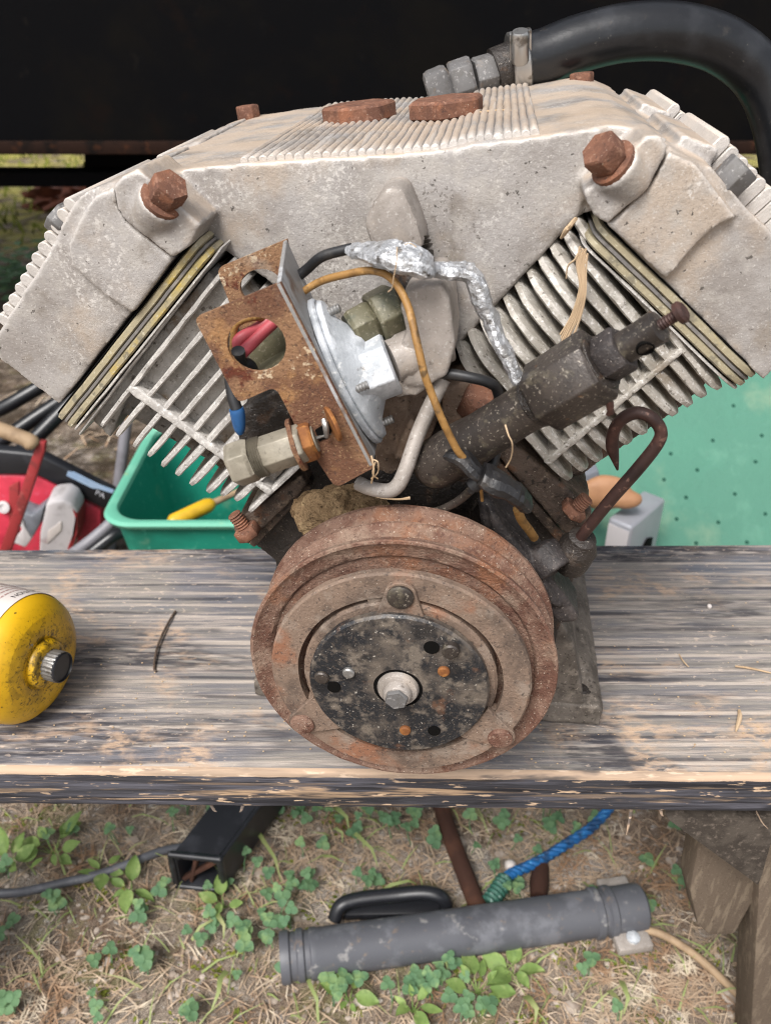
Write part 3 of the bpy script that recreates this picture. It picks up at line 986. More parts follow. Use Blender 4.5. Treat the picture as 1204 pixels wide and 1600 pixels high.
# ---- manifold bridging the V
TOPL = [(178, 285), (215, 275), (262, 270), (300, 263), (375, 256), (499, 248), (599, 243), (694, 234), (733, 223), (833, 212), (949, 194), (1000, 199), (1042, 218)]
bm = nb()
prism(bm, EP(TOPL + [(1012, 296), (950, 320), (903, 338), (712, 545), (640, 600), (600, 590), (420, 440), (345, 388), (318, 352), (240, 300)], YM), YL * .262)
# forward flanges that bolt to the heads
prism(bm, EP([(177, 290), (184, 325), (197, 346), (269, 403), (297, 384), (312, 352), (262, 304), (214, 264), (190, 276)], YH - .006), YL * .045)
prism(bm, EP([(1043, 229), (1037, 246), (1013, 294), (948, 350), (928, 338), (914, 312), (912, 298), (960, 262), (1008, 212), (1030, 212)], YH - .006), YL * .045)
BOSS = []
for px, py, ax in ((254, 312, EUL), (958, 256, EUR)):
    n = (ax * .88 - YL * .40).normalized()
    c = EL(px, py, .068)
    BOSS.append((c, n))
    lathe(bm, c - n * .016, n, [(.0116, 0), (.0120, .0150), (.0112, .0158)], 24)
# right half of the face stands a little proud
prism(bm, EP([(706, 236), (735, 226), (833, 215), (940, 200), (905, 332), (712, 540)], YM - .0025), YL * .03)
manifold = cast('manifold', bm, 'alu', comp, .0017, 1, .0010, .02)

# its ribbed top
tpL, tpR = EL(385, 255, YM), EL(840, 211, YM)
tx_ = (tpR - tpL).normalized()
tn_ = tx_.cross(YL).normalized()
if tn_.z < 0:
    tn_ = -tn_
NR = 33


def topline(t):                       # on the front top edge, between the pixel columns of the ribs
    px = 372 + (842 - 372) * t
    for (a, b), (c, d) in zip(TOPL, TOPL[1:]):
        if a <= px <= c:
            return EL(px, b + (d - b) * (px - a) / (c - a), YM)


for i in range(NR):
    p = topline((i + .5) / NR)
    ox = p + YL * (.003 + .002 * random.random())
    bm = nb()
    r = .0025
    d = YL * (.25 if i > 5 else .25)
    pr = [ox + tx_ * (r * math.cos(math.pi * k / 6)) + tn_ * (r * 1.15 * math.sin(math.pi * k / 6) + .0002) for k in range(7)] + [ox - tx_ * r - tn_ * .004, ox + tx_ * r - tn_ * .004]
    prism(bm, pr, d, .0006, 1)
    bmesh.ops.subdivide_edges(bm, edges=[e for e in bm.edges if e.calc_length() > .1], cuts=16)
    for v in bm.verts:
        v.co += mnoise.noise_vector(v.co * 140) * .0007
    add('top_rib', bm, 'alu', manifold)


def on_top(px, py, lift=0.0):
    a = topline(.5)
    n = tn_
    return hit(px, py, a + n * lift, n)


for px, py, rot in ((563, 194, .2), (698, 187, .42)):
    c = on_top(px, py)
    bm = nb()
    lathe(bm, c - tn_ * .002, tn_, [(.021, 0), (.021, .0035)], 32)
    w = add('plug_seat', bm, 'alu', manifold)
    bm = nb()
    x, y, d = frame(tn_, YL)
    hexnut(bm, c + tn_ * .0015, c + tn_ * .0125, .0245, .07, rot, YL)
    add('hex_plug', bm, 'rust', manifold)
for px, py in ((388, 178), (908, 128)):      # bolt heads just over the back edge
    c = EL(px, py, .345)
    bm = nb()
    hexnut(bm, c - tn_ * .006, c + tn_ * .006, .009)
    add('rear_bolt', bm, 'rust', manifold)

for c, n in BOSS:
    bm = nb()
    lathe(bm, c - n * .002, n, [(.0106, 0), (.0110, .001), (.0110, .0036), (.0100, .0042)], 32, jit=.0002)
    wsh = add('washer', bm, 'rust', manifold)
    bm = nb()
    hexnut(bm, c + n * .0020, c + n * .0130, .0094, .14, .2, YL)
    add('flange_bolt', bm, 'rust', manifold)

# ---- belt pulley and clutch
PC = loc(0, 0, .141)
PR = .0870


def on_axis(y):
    return PC + YL * y


FA = -YL                                   # faces the viewer


def pulley_profile():
    p = [(.060, -.037), (PR * .97, -.037), (PR * .99, -.0362), (PR * .99, -.0335), (PR * .975, -.0328)]
    p += [(PR * .90, -.0272), (PR * .90, -.0262), (PR * .975, -.0205), (PR * .985, -.0200), (PR * .985, -.0180), (PR * .975, -.0175), (PR * .90, -.0118), (PR * .90, -.0108), (PR * .975, -.0052), (PR * .988, -.0046)]
    p += [(PR * .995, -.0012), (PR, -.0004), (PR * .994, .0004), (PR * .978, .0006), (PR * .95, -.0012), (PR * .90, -.0022), (.0755, -.0026), (.0735, -.0048), (.050, -.0055)]
    return p


bm = nb()
lathe(bm, PC, FA, pulley_profile(), 200, jit=.00025)
pulley = add('pulley', bm, 'rust_pulley', comp)


def ring(bm, c, ax, r0, r1, a0, a1, z0, z1, n, closed=False):
    x, y, d = frame(ax, ZL)
    # x points to the left of the axis seen from its tip; use angle measured from straight up
    L = []
    for i in range(n + (0 if closed else 1)):
        t = a0 + (a1 - a0) * i / n
        e = XL * math.cos(t) + ZL * math.sin(t)
        L.append([bm.verts.new(c + e * r + d * z) for r, z in ((r0, z0), (r1 - .0012, z0 + (z1 - z0) * 0), (r1, z0), (r1, z1 - .0012), (r1 - .0012, z1), (r0, z1))])
    m = len(L)
    for i in range(m if closed else m - 1):
        p, q = L[i], L[(i + 1) % m]
        for k in range(6):
            bm.faces.new((p[k], p[(k + 1) % 6], q[(k + 1) % 6], q[k]))
    if not closed:
        bm.faces.new(L[0])
        bm.faces.new(L[-1][::-1])
    bmesh.ops.remove_doubles(bm, verts=bm.verts, dist=1e-6)
    for v in bm.verts:
        v.co += mnoise.noise_vector(v.co * 150) * .0003


bm = nb()
ring(bm, PC, FA, .0572, .0725, 0, 2 * math.pi, .0045, .0093, 140, True)
arm = add('armature_plate', bm, 'rust_plate', pulley)
for a in (96, 214, 330):                   # bridges across the slots
    bm = nb()
    ring(bm, PC, FA, .044, .0580, R(a - 12), R(a + 12), .003, .0082, 8)
    add('bridge', bm, 'rust_plate', pulley)
bm = nb()
lathe(bm, PC, FA, [(.046, -.002), (.0535, -.001), (.0540, .0078), (.0525, .0092), (.030, .0092)], 120, jit=.0003)
add('hub_backing', bm, 'rust_plate', pulley)
bm = nb()
lathe(bm, PC, FA, [(.0480, .0095), (.0494, .0100), (.0498, .0140), (.0486, .0156), (.040, .0161), (.016, .0163), (.0136, .0163)], 120, jit=.0003, cap1=False)
hub = add('hub_plate', bm, 'black_plate', pulley)
# spring ears with rivets
for px, py in ((626, 928), (474, 1126), (781, 1148)):
    c = EL(px, py, -.0100)
    e = (on_axis(-.0100) - c).normalized()
    s = e.cross(YL).normalized()
    bm = nb()
    pts = []
    for k in range(9):
        t = math.pi / 2 + math.pi * k / 8
        pts.append(c + e * (math.cos(t) * .0085) + s * (math.sin(t) * .0085))
    pts += [c + e * .018 - s * .014, c + e * .018 + s * .014]
    prism(bm, [p + YL * .0009 for p in pts], -YL * .0030, .0004, 1)
    ear = add('spring_ear', bm, 'rust_plate', pulley)
    bm = nb()
    lathe(bm, c - YL * .002, FA, [(.0070, 0), (.0070, .0016), (.0060, .0024), (.001, .0026)], 24, jit=.0002)
    add('rivet', bm, 'gun' if py < 1000 else 'rust_pulley', ear)
for px, py, r, m, h in ((704, 1012, .0046, 'gun', .0035), (693, 1047, .0033, 'orange_rust', .0016), (545, 1049, .0034, 'steel', .0018), (503, 1057, .0042, 'gun', .0014), (633, 1139, .0032, 'orange_rust', .0016)):
    bm = nb()
    lathe(bm, EL(px, py, -.0158), FA, [(r, 0), (r, h), (r * .8, h + .0008), (.0002, h + .001)], 20)
    add('rivet', bm, m, hub)
for px, py, r in ((674, 1010, .0042), (522, 1072, .0038), (678, 1140, .0036)):
    bm = nb()
    lathe(bm, EL(px, py, -.0156), FA, [(r, 0), (r, .0012)], 20)
    add('hole', bm, 'void', hub)
bm = nb()
lathe(bm, PC, FA, [(.0138, .010), (.0138, .0157)], 40)
add('hub_bore', bm, 'void', hub)
bm = nb()
lathe(bm, PC, FA, [(.0112, .012), (.0116, .0165), (.0106, .0185), (.0092, .0190), (.0080, .0190), (.0078, .0225), (.0068, .024)], 40, jit=.0002)
nut = add('shaft_washer', bm, 'grey_cast', hub)
bm = nb()
hexnut(bm, on_axis(-.022), on_axis(-.0262), .0066, .2, .3)
add('shaft_bolt', bm, 'dull_grey', hub)

# ---- fittings in the V
bm = nb()
pts = EP([(602, 293), (630, 293), (642, 322), (652, 345), (664, 388), (640, 395), (604, 394), (580, 386), (567, 350), (584, 314)], .070)
prism(bm, pts, YL * .04, .0035, 2)
stub = add('outlet_boss', bm, 'grey_cast', comp)
bm = nb()
T_a, T_b = EL(632, 384, .082), EL(640, 402, .080)
thread(bm, T_a, T_b, .0135, 3, 28)
add('thread', bm, 'gun', stub)
bm = nb()
NB0, NB1 = EL(640, 400, .078), EL(655, 470, .070)
lathe(bm, NB0, NB1 - NB0, [(.0125, 0), (.0118, .004), (.0118, .02), (.0135, .03)], 28, jit=.0003)
add('outlet_neck', bm, 'oily_dark', comp)
bm = nb()
prism(bm, EP([(624, 478), (636, 455), (660, 446), (690, 444), (703, 470), (711, 545), (698, 588), (668, 604), (632, 602), (620, 580), (622, 545), (634, 520)], .040), YL * .05)
prism(bm, EP([(600, 600), (650, 595), (672, 604), (652, 618), (620, 622)], .042), YL * .03)
cast('elbow_block', bm, 'grey_cast', comp, .0016, 4, .0015, .012)
# olive brass branch behind
A, B, C = EL(622, 480, .062), EL(584, 500, .056), EL(548, 520, .05)
bm = nb()
hexnut(bm, A, B, .0145, .12, .2)
add('branch_nut', bm, 'olive', comp)
bm = nb()
hexnut(bm, B, C, .0118, .2, .5)
add('branch_nut', bm, 'olive', comp)
# zinc hex and its neck
H0, H1, H2 = EL(552, 588, .042), EL(612, 565, .046), EL(640, 553, .050)
bm = nb()
hexnut(bm, H0, H1, .0172, .06, .15)
add('union_nut', bm, 'white_zinc', comp)
bm = nb()
lathe(bm, H1, H2 - H1, [(.0112, 0), (.0112, .004), (.0122, .006), (.0122, .03)], 28)
add('union_neck', bm, 'grey_cast', comp)

# ---- rusty bracket
YB, YB2 = .012, .062
FT, FBt = EL(438, 441, YB), EL(583, 727, YB)
BT, BBt = EL(448, 374, YB2), EL(590, 690, YB2)


def sheet_with_hole(outline, hole, y, m, name, th=.0022):
    """flat sheet in the plane y with an open hole, real thickness"""
    bm = nb()
    def loop(pts):
        vs2 = [bm.verts.new(EL(a, b, y)) for a, b in pts]
        return [bm.edges.new((vs2[i], vs2[(i + 1) % len(vs2)])) for i in range(len(vs2))]
    es = loop(outline) + (loop(hole) if hole else [])
    bmesh.ops.triangle_fill(bm, edges=es, use_beauty=True)
    fs = bm.faces[:]
    r = bmesh.ops.extrude_face_region(bm, geom=fs)
    for v in [g for g in r['geom'] if isinstance(g, bmesh.types.BMVert)]:
        v.co += YL * th
    return add(name, bm, m, bracket)


def rounded(pts, radii, n=5):
    out = []
    m = len(pts)
    for i, (p, r) in enumerate(zip(pts, radii)):
        p = V((p[0], p[1]))
        if r <= 0:
            out.append(tuple(p))
            continue
        a, b = V(pts[i - 1][:2]), V(pts[(i + 1) % m][:2])
        da, db = (a - p).normalized(), (b - p).normalized()
        for k in range(n + 1):
            t = k / n
            q = (p + da * r) * (1 - t) ** 2 + p * 2 * t * (1 - t) + (p + db * r) * t * t
            out.append(tuple(q))
    return out


bracket = bpy.data.objects.new('switch_bracket', None)
COL.objects.link(bracket)
bracket.parent = comp
bracket.matrix_parent_inverse = Matrix.Translation(-V(comp.location))
bracket.location = (0, 0, 0)
bracket.empty_display_size = .02
front = rounded([(303, 497), (438, 441), (585, 730), (524, 763), (497, 722), (470, 684), (446, 634), (430, 604), (372, 630)], [12, 0, 6, 14, 6, 6, 8, 14, 12])
hole = [(401 + 46 * math.cos(t) * 1.0 + 3 * math.sin(t), 538 + 43 * math.sin(t)) for t in [2 * math.pi * k / 28 for k in range(28)]]
sheet_with_hole(front, hole, YB, 'bracket', 'front_flange')
backf = rounded([(448, 374), (338, 420), (392, 560), (420, 560), (470, 470)], [0, 12, 0, 0, 0])
hole2 = [(408 + 33 * math.cos(t), 448 + 28 * math.sin(t)) for t in [2 * math.pi * k / 24 for k in range(24)]]
sheet_with_hole(backf, hole2, YB2, 'bracket', 'rear_flange')
bm = nb()
wn_ = (FBt - FT).cross(BT - FT).normalized()
if wn_.x < 0:
    wn_ = -wn_
prism(bm, [FT, FBt, BBt, BT], -wn_ * .0022, .0004, 1)
add('web', bm, 'bracket_grey', bracket)
# diaphragm flange bolted to the web
fd = (FBt - FT).normalized()
dd = (BT - FT)
dd = (dd - fd * dd.dot(fd)).normalized()
cw = FT.lerp(FBt, .60).lerp(BT.lerp(BBt, .60), .5) + dd * .008


def oval(bm, c, loops):
    rings = []
    for a, b, z in loops:
        r = []
        for k in range(40):
            t = 2 * math.pi * k / 40
            ca, sa = math.cos(t), math.sin(t)
            # pointed oval
            r.append(bm.verts.new(c + fd * (a * math.copysign(abs(ca) ** 1.0, ca)) + dd * (b * math.copysign(abs(sa) ** 1.25, sa)) + wn_ * z))
        rings.append(r)
    for p, q in zip(rings, rings[1:]):
        for k in range(40):
            bm.faces.new((p[k], p[(k + 1) % 40], q[(k + 1) % 40], q[k]))
    bm.faces.new(rings[0][::-1])
    bm.faces.new(rings[-1])


bm = nb()
oval(bm, cw, [(.0415, .0235, .0005), (.042, .024, .0012), (.042, .024, .0032), (.041, .023, .004)])
add('flange_plate', bm, 'white_zinc', bracket)
bm = nb()
oval(bm, cw + wn_ * .0042, [(.0395, .022, 0), (.0400, .0225, .001), (.039, .0215, .0028), (.030, .019, .0046), (.022, .017, .010), (.017, .015, .0140), (.012, .011, .0150)])
cv = add('flange_cover', bm, 'white_zinc', bracket)
for s in ((.9, 0), (-.9, 0), (.1, .9), (.1, -.85), (-.55, .6)):
    c = cw + fd * (.036 * s[0]) + dd * (.022 * s[1]) + wn_ * .006
    bm = nb()
    thread(bm, c, c + wn_ * .008, .0024, 5, 10)
    add('screw', bm, 'steel', bracket)
# ear with the brass fitting through it
bm = nb()
e0 = EL(478, 690, YB - .002)
ax = (EL(478, 690, .006) - EL(365, 728, -.002)).normalized()
x, y, d = frame(ax, YL)
lathe(bm, e0 - ax * .006, ax, [(.0132, 0), (.0136, .0006), (.0134, .0022)], 30, jit=.0006)
add('ear_plate', bm, 'bracket', bracket)
bm = nb()
hexnut(bm, e0 - ax * .0035, e0 + ax * .0045, .0108, .14, .4, YL)
en = add('ear_nut', bm, 'orange_rust', bracket)
bm = nb()
lathe(bm, e0 + ax * .0044, ax, [(.0068, 0), (.0066, .0008), (.002, .0011)], 24)
add('tube_end', bm, 'zinc_fit', en)
bm = nb()
rod(bm, e0 + ax * .005, e0 + ax * .014, .0010, .0008, 8)
add('capillary', bm, 'steel', en)
bm = nb()
c = EL(516, 664, YB - .004)
lathe(bm, c, ax + YL * .3, [(.0015, 0), (.0088, .0004), (.0092, .0012), (.0088, .0022), (.001, .0028)], 22)
add('loose_washer', bm, 'orange_rust', bracket)
bm = nb()
tube(bm, [(EL(505, 655, YB - .004), .0013), (EL(509, 668, YB - .006), .0016), (EL(510, 682, YB - .004), .0013)], 8, 5)
add('terminal_pin', bm, 'steel', bracket)
bm = nb()
prism(bm, EP([(492, 672), (518, 655), (522, 668), (512, 684), (499, 690)], YB - .0006), YL * .0004)
add('slot', bm, 'void', bracket)
F0, F1, F2, F3 = EL(362, 729, .0), EL(396, 717, .002), EL(412, 712, .003), EL(474, 691, .006)
bm = nb()
hexnut(bm, F0, F1, .0116, .2, .3)
add('hex_fitting', bm, 'zinc_fit', bracket)
bm = nb()
thread(bm, F1, F2, .0104, 5, 24)
add('fitting_thread', bm, 'zinc_fit', bracket)
bm = nb()
hexnut(bm, F2, F3, .0098, .08, .1)
add('hex_fitting', bm, 'zinc_fit', bracket)
# black terminal block inside
bm = nb()
prism(bm, EP([(376, 640), (445, 600), (462, 690), (430, 712), (388, 722), (372, 690)], .034), YL * .02)
cast('terminal_block', bm, 'oily_dark', bracket, .0012, 2, .003, .008)
bm = nb()
prism(bm, EP([(392, 590), (470, 548), (474, 566), (404, 606)], .03), YL * .025, .001)
prism(bm, EP([(380, 540), (455, 500), (462, 545), (400, 580)], .05), YL * .012, .001)
add('switch_body', bm, 'olive', bracket)

# ---- wires
def wire(name, pts, r, m, parent=comp, n=10, flat=1.0, jit=0.0, sharp=None):
    bm = nb()
    tube(bm, [(EL(a, b, y), (rr if rr else r)) for a, b, y, rr in [(p + (None,))[:4] for p in pts]], n, 7, flat=flat, jit=jit)
    return add(name, finish(bm, sharp) if sharp else bm, m, parent)


wire('yellow_wire', [(470, 458, .05), (500, 440, .05), (535, 430, .046), (580, 423, .04), (612, 436, .034), (636, 476, .026), (650, 530, .018), (662, 582, .014), (672, 610, .014), (690, 655, .012), (712, 700, .014), (724, 716, .016)], .0019, 'wire_yellow')
wire('black_wire', [(462, 435, .056), (480, 420, .056), (505, 400, .052), (550, 388, .05)], .0026, 'wire_black')
wire('silver_tape_wrap', [(545, 386, .050, .0034), (565, 390, .046, .0062), (600, 398, .038, .0090), (635, 405, .032, .0105), (660, 413, .032, .0088), (678, 424, .036, .0045), (700, 424, .04, .0055), (728, 424, .042, .0056)], .006, 'tape', n=13, flat=.6, jit=.0022, sharp=14)
wire('silver_tape_wrap', [(724, 424, .042, .0062), (742, 436, .042, .0080), (756, 478, .042, .0078), (770, 505, .04, .0062), (786, 548, .036, .0060), (808, 592, .032, .0056), (814, 602, .032, .0040)], .006, 'tape', n=11, flat=.6, jit=.0018, sharp=14)
bm = nb()
prism(bm, EP([(724, 412), (740, 411), (757, 452), (748, 458)], .036), YL * .001)
add('tape_end', bm, 'tape', comp)
wire('black_wire', [(672, 582, .05), (700, 584, .046), (735, 590, .044), (764, 598, .046), (777, 612, .05), (783, 660, .055), (774, 710, .05), (765, 735, .045)], .0028, 'wire_black')
wire('tape_joint', [(700, 712, .022, .0045), (722, 716, .018, .0058), (742, 736, .016, .0052), (750, 744, .016, .0045)], .005, 'tape_black', flat=.7, jit=.0012, n=11, sharp=20)
wire('tape_joint', [(752, 742, .016, .0075), (772, 752, .016, .0085), (795, 764, .016, .0080), (812, 778, .018, .0078), (822, 788, .02, .0070)], .006, 'tape_black', flat=.65, jit=.0018, n=11, sharp=20)
wire('black_wire', [(748, 745, .02), (746, 752, .018), (738, 760, .018)], .004, 'wire_black')
wire('grey_wire', [(735, 766, .03), (715, 783, .035), (690, 796, .04), (670, 802, .045)], .0024, 'gun')
wire('yellow_wire', [(748, 752, .018), (751, 766, .02), (753, 782, .024)], .0009, 'wire_yellow')
wire('yellow_wire', [(808, 795, .03), (814, 812, .036), (826, 828, .044), (834, 840, .05)], .0026, 'wire_yellow')
wire('bent_tube', [(692, 592, .05), (676, 625, .046), (655, 672, .04), (642, 708, .034), (634, 732, .03), (622, 757, .028), (606, 767, .028), (578, 763, .03), (560, 755, .034)], .0041, 'grey_cast')
wire('red_wire', [(366, 562, .02), (385, 545, .026), (410, 520, .034), (432, 500, .04)], .0032, 'wire_red', bracket)
wire('red_wire', [(374, 546, .028), (372, 534, .028), (382, 524, .03), (404, 512, .036), (425, 496, .04)], .0030, 'wire_red', bracket)
wire('yellow_wire', [(364, 560, .03), (366, 515, .03), (376, 502, .03), (400, 496, .034), (430, 500, .044)], .0018, 'wire_yellow', bracket)
wire('black_wire', [(372, 548, .018), (376, 568, .022), (390, 572, .026), (400, 600, .03)], .0034, 'wire_black', bracket)
wire('black_wire', [(362, 560, .026), (360, 590, .018), (364, 620, .014), (370, 640, .012)], .0030, 'wire_black', bracket)
wire('blue_crimp', [(369, 638, .012, .0036), (371, 646, .012, .0038), (374, 668, .012, .0030), (376, 678, .012, .0016)], .003, 'blue', bracket)

# ---- king valve: dark tube with nuts, cross stub and screw
T0, T1 = EL(676, 728, .045), EL(838, 627, .026)
bm = nb()
d = T1 - T0
L = d.length
lathe(bm, T0, d, [(.004, -.008), (.010, -.006), (.0130, -.002), (.0140, .004), (.0138, L * .35), (.0126, L * .5), (.0122, L * .85), (.0126, L)], 40, jit=.0004)
tb = add('valve_tube', bm, 'gun', comp)
U = d.normalized()
bm = nb()
lathe(bm, T1 - U * .002, U, [(.0124, 0), (.0132, .0008), (.0132, .0032), (.0124, .004)], 36)
add('collar', bm, 'oily_dark', tb)
K0, K1 = T1 + U * .002, EL(938, 566, .018)
bm = nb()
hexnut(bm, K0, K1, .0184, .10, .22)
add('large_nut', bm, 'gun', tb)
K2, K3 = EL(940, 562, .018), EL(968, 545, .016)
bm = nb()
lathe(bm, K1 - U * .001, U, [(.0138, 0), (.0140, .0012), (.0132, .0022)], 32)
add('collar', bm, 'oily_dark', tb)
bm = nb()
hexnut(bm, K1 + U * .001, K1 + U * .0130, .0118, .1, .5)
add('small_nut', bm, 'boot', tb)
S0 = K1 + U * .0130
bm = nb()
lathe(bm, S0, U, [(.0076, 0), (.0074, .010), (.0078, .0175), (.0064, .0185)], 28, jit=.0004)
st = add('valve_stem', bm, 'gun', tb)
bm = nb()
side = (V((0, 0, -1)) - U * V((0, 0, -1)).dot(U)).normalized()
fwd = (CAM - S0).normalized()
fwd = (fwd - U * fwd.dot(U)).normalized()
hd = (fwd * .75 + side * .65).normalized()
lathe(bm, S0 + U * .0095 + hd * .0058, hd, [(.0040, 0), (.0040, .0020), (.0032, .0022)], 20, cap1=False)
add('cross_hole', bm, 'void', st)
bm = nb()
thread(bm, S0 + U * .0175, S0 + U * .027, .0028, 7, 12)
sc_ = add('stem_screw', bm, 'dark_rust', st)
bm = nb()
lathe(bm, S0 + U * .0262, U, [(.0020, 0), (.0050, .0008), (.0052, .003), (.0038, .0042)], 16)
add('screw_head', bm, 'dark_rust', sc_)
wire('lead_seal_wire', [(948, 598, .014), (953, 612, .012), (950, 630, .012), (953, 645, .014)], .0016, 'dark_rust', n=8, jit=.0004)
wire('lead_seal_wire', [(955, 596, .014), (949, 615, .012), (954, 632, .012), (949, 648, .014)], .0012, 'dark_rust', n=8, jit=.0004)

# ---- hook-shaped rod and its socket
bm = nb()
hk = [(905, 842, .05, .0033), (917, 826, .048, .0033), (954, 780, .044, .0034), (997, 731, .04, .0035), (1027, 692, .038, .0033), (1031, 671, .038, .0032), (1016, 652, .038, .0032),
      (994, 645, .04, .0033), (971, 655, .042, .0033), (958, 675, .044, .0032), (956, 698, .046, .0034), (960, 716, .048, .0022), (964, 734, .05, .0006)]
tube(bm, [(EL(a, b, y), r) for a, b, y, r in hk], 14, 8)
rodo = add('hooked_rod', bm, 'dark_rust', comp)
bm = nb()
A, B = EL(893, 872, .056), EL(915, 832, .050)
lathe(bm, A, B - A, [(.0100, -.006), (.0112, .0), (.0112, .010), (.0096, .014), (.0086, .016), (.0082, .0185), (.005, .0205)], 30, jit=.0006)
add('rod_socket', bm, 'oily_dark', rodo)

# ---- dark boot beside the pulley
bm = nb()
prism(bm, EP([(746, 780), (764, 782), (786, 812), (822, 850), (858, 900), (906, 966), (900, 974), (872, 976), (856, 958), (826, 930), (788, 888), (764, 850), (750, 815)], .046), YL * .03, .005, 2)
prism(bm, EP([(760, 790), (780, 812), (850, 905), (880, 955), (860, 950), (800, 885), (770, 840)], .041), YL * .02, .003, 2)
A, B = EL(838, 852, .056), EL(868, 892, .046)
lathe(bm, A, B - A, [(.006, 0), (.0112, .003), (.0118, .012), (.0118, (B - A).length), (.0095, (B - A).length + .001), (.0085, (B - A).length - .001)], 28)
cast('dark_boot', bm, 'boot', comp, .0012, 1, .0014, .012)
bm = nb()
lathe(bm, on_axis(.036), YL, [(.062, 0), (.064, .004), (.064, .03), (.05, .05)], 60, jit=.001)
add('clutch_coil', bm, 'oily_dark', comp)

# ---- hose at the back
bm = nb()
hp = [(812, 97, .36, .0185), (850, 88, .365, .0190), (905, 68, .372, .0196), (980, 51, .38, .0198), (1060, 51, .39, .0200), (1130, 72, .40, .0200), (1185, 118, .405, .0200), (1216, 190, .40, .0200), (1230, 290, .39, .0200), (1236, 420, .38, .02)]
tube(bm, [(EL(a, b, y), r) for a, b, y, r in hp], 32, 10)
hose = add('rubber_hose', bm, 'rubber', comp)
h0, h1 = EL(800, 100, .36), EL(838, 91, .363)
hd = (h1 - h0).normalized()
bm = nb()
lathe(bm, h0 - hd * .002, hd, [(.0200, 0), (.0212, .001), (.0212, .012), (.0200, .013)], 40)
clamp = add('hose_clamp', bm, 'chrome', hose)
cc = EL(812, 76, .338)
bm = nb()
zc = V((-.12, -.35, .93)).normalized()
lathe(bm, cc - zc * .010, zc, [(.0055, 0), (.0066, .002), (.0066, .020), (.0055, .022)], 16)
add('worm_screw', bm, 'chrome', clamp)
bm = nb()
obox(bm, cc + YL * .007, hd, zc, hd.cross(zc), .016, .024, .006, .001)
add('screw_housing', bm, 'chrome', clamp)
g0, g1, g2, g3 = EL(668, 150, .34), EL(705, 134, .35), EL(740, 122, .352), EL(772, 113, .356)
bm = nb()
obox(bm, g0.lerp(g1, .5), g1 - g0, V((0, 1, 0)), (g1 - g0).cross(V((0, 1, 0))), (g1 - g0).length * 1.0, .04, .030, .004)
fb = add('hose_fitting', bm, 'dull_grey', hose)
bm = nb()
hexnut(bm, g1, g2, .0165, .12, .3)
add('fitting_nut', bm, 'dull_grey', fb)
bm = nb()
hexnut(bm, g2 + (g3 - g2) * .05, g3 + (g3 - g2) * .1, .0145, .12, .1)
add('fitting_nut', bm, 'dull_grey', fb)
bm = nb()
rod(bm, g3, h0 + hd * .004, .0165, .0165, 24)
add('spigot', bm, 'oily_dark', fb)

# ---- things caught on the machine
bm = nb()
blob(bm, EL(530, 800, .062), .018, 4, .35, 60, (1.55, .9, .95), 2)
blob(bm, EL(500, 812, .056), .011, 3, .35, 60, (1, 1, 1.2), 5)
blob(bm, EL(570, 796, .058), .010, 3, .4, 60, (1.2, 1, .9), 8)
nest = cast('mud_nest', bm, 'nest', None, .0014, 1, .005, .008, fine=.002)
tag(nest, 'lump of dried brown mud and fibres wedged above the rusty pulley', 'mud lump')


def strawthing(name, label, strands, m='straw', r=.0006, cat='straw'):
    bm = nb()
    for s in strands:
        tube(bm, [(EL(a, b, y), r * (.6 + .5 * random.random())) for a, b, y in s], 5, 5)
    o = add(name, bm, m)
    tag(o, label, cat)


S1 = []
for k in range(10):
    ox, oy = random.uniform(-9, 9), random.uniform(-8, 8)
    S1.append([(912 + ox * .8, 392 + oy, .066), (908 + ox, 420 + oy, .066), (910 + ox * .6, 455 + oy, .065), (900 + ox, 492, .066), (884 + ox * 1.2, 530 + oy, .066)])
S1.append([(905, 390, .066), (898, 405, .066), (887, 415, .068), (884, 435, .07)])
S1.append([(913, 412, .066), (916, 402, .066), (908, 388, .068)])
strawthing('dry_straw', 'wisp of dry straw caught in the right cooling fins', S1)
strawthing('dry_straw', 'dry root hanging below the manifold beside the right gasket', [[(896, 346, .088), (886, 360, .086), (878, 370, .088)], [(894, 350, .088), (884, 358, .084), (876, 372, .088)], [(899, 342, .09), (890, 352, .084), (882, 364, .088)]], r=.0011)
strawthing('fibre_strands', 'pale frayed fibre dangling over the dark valve tube', [[(789, 664, .008), (794, 680, .004), (800, 694, .004), (798, 715, .01), (790, 730, .014)]], r=.0005, cat='fibre')
strawthing('fibre_strands', 'white thread hanging from the silver tape in the middle', [[(620, 386, .026), (619, 410, .02), (615, 432, .02), (612, 450, .022), (606, 456, .024)], [(632, 382, .03), (640, 380, .028), (650, 386, .028)]], r=.0004, cat='fibre')
strawthing('dry_straw', 'thin straw lying behind the top of the pulley rim', [[(560, 765, .03), (590, 776, .026), (620, 780, .026), (640, 778, .028)]], r=.0008)
strawthing('pine_needle', 'thin brown needle lying beside the right hex plug on the ribbed top', [[(745, 176, .20), (790, 172, .20), (832, 180, .19)]], r=.0007, cat='needle')
strawthing('fibre_strands', 'pale frayed thread at the lower corner of the rusty bracket', [[(581, 718, .008), (590, 722, .006), (590, 738, .008), (580, 748, .008)], [(580, 712, .008), (584, 735, .006), (580, 755, .008)], [(586, 722, .007), (582, 740, .006), (590, 748, .008)]], r=.0005, cat='fibre')

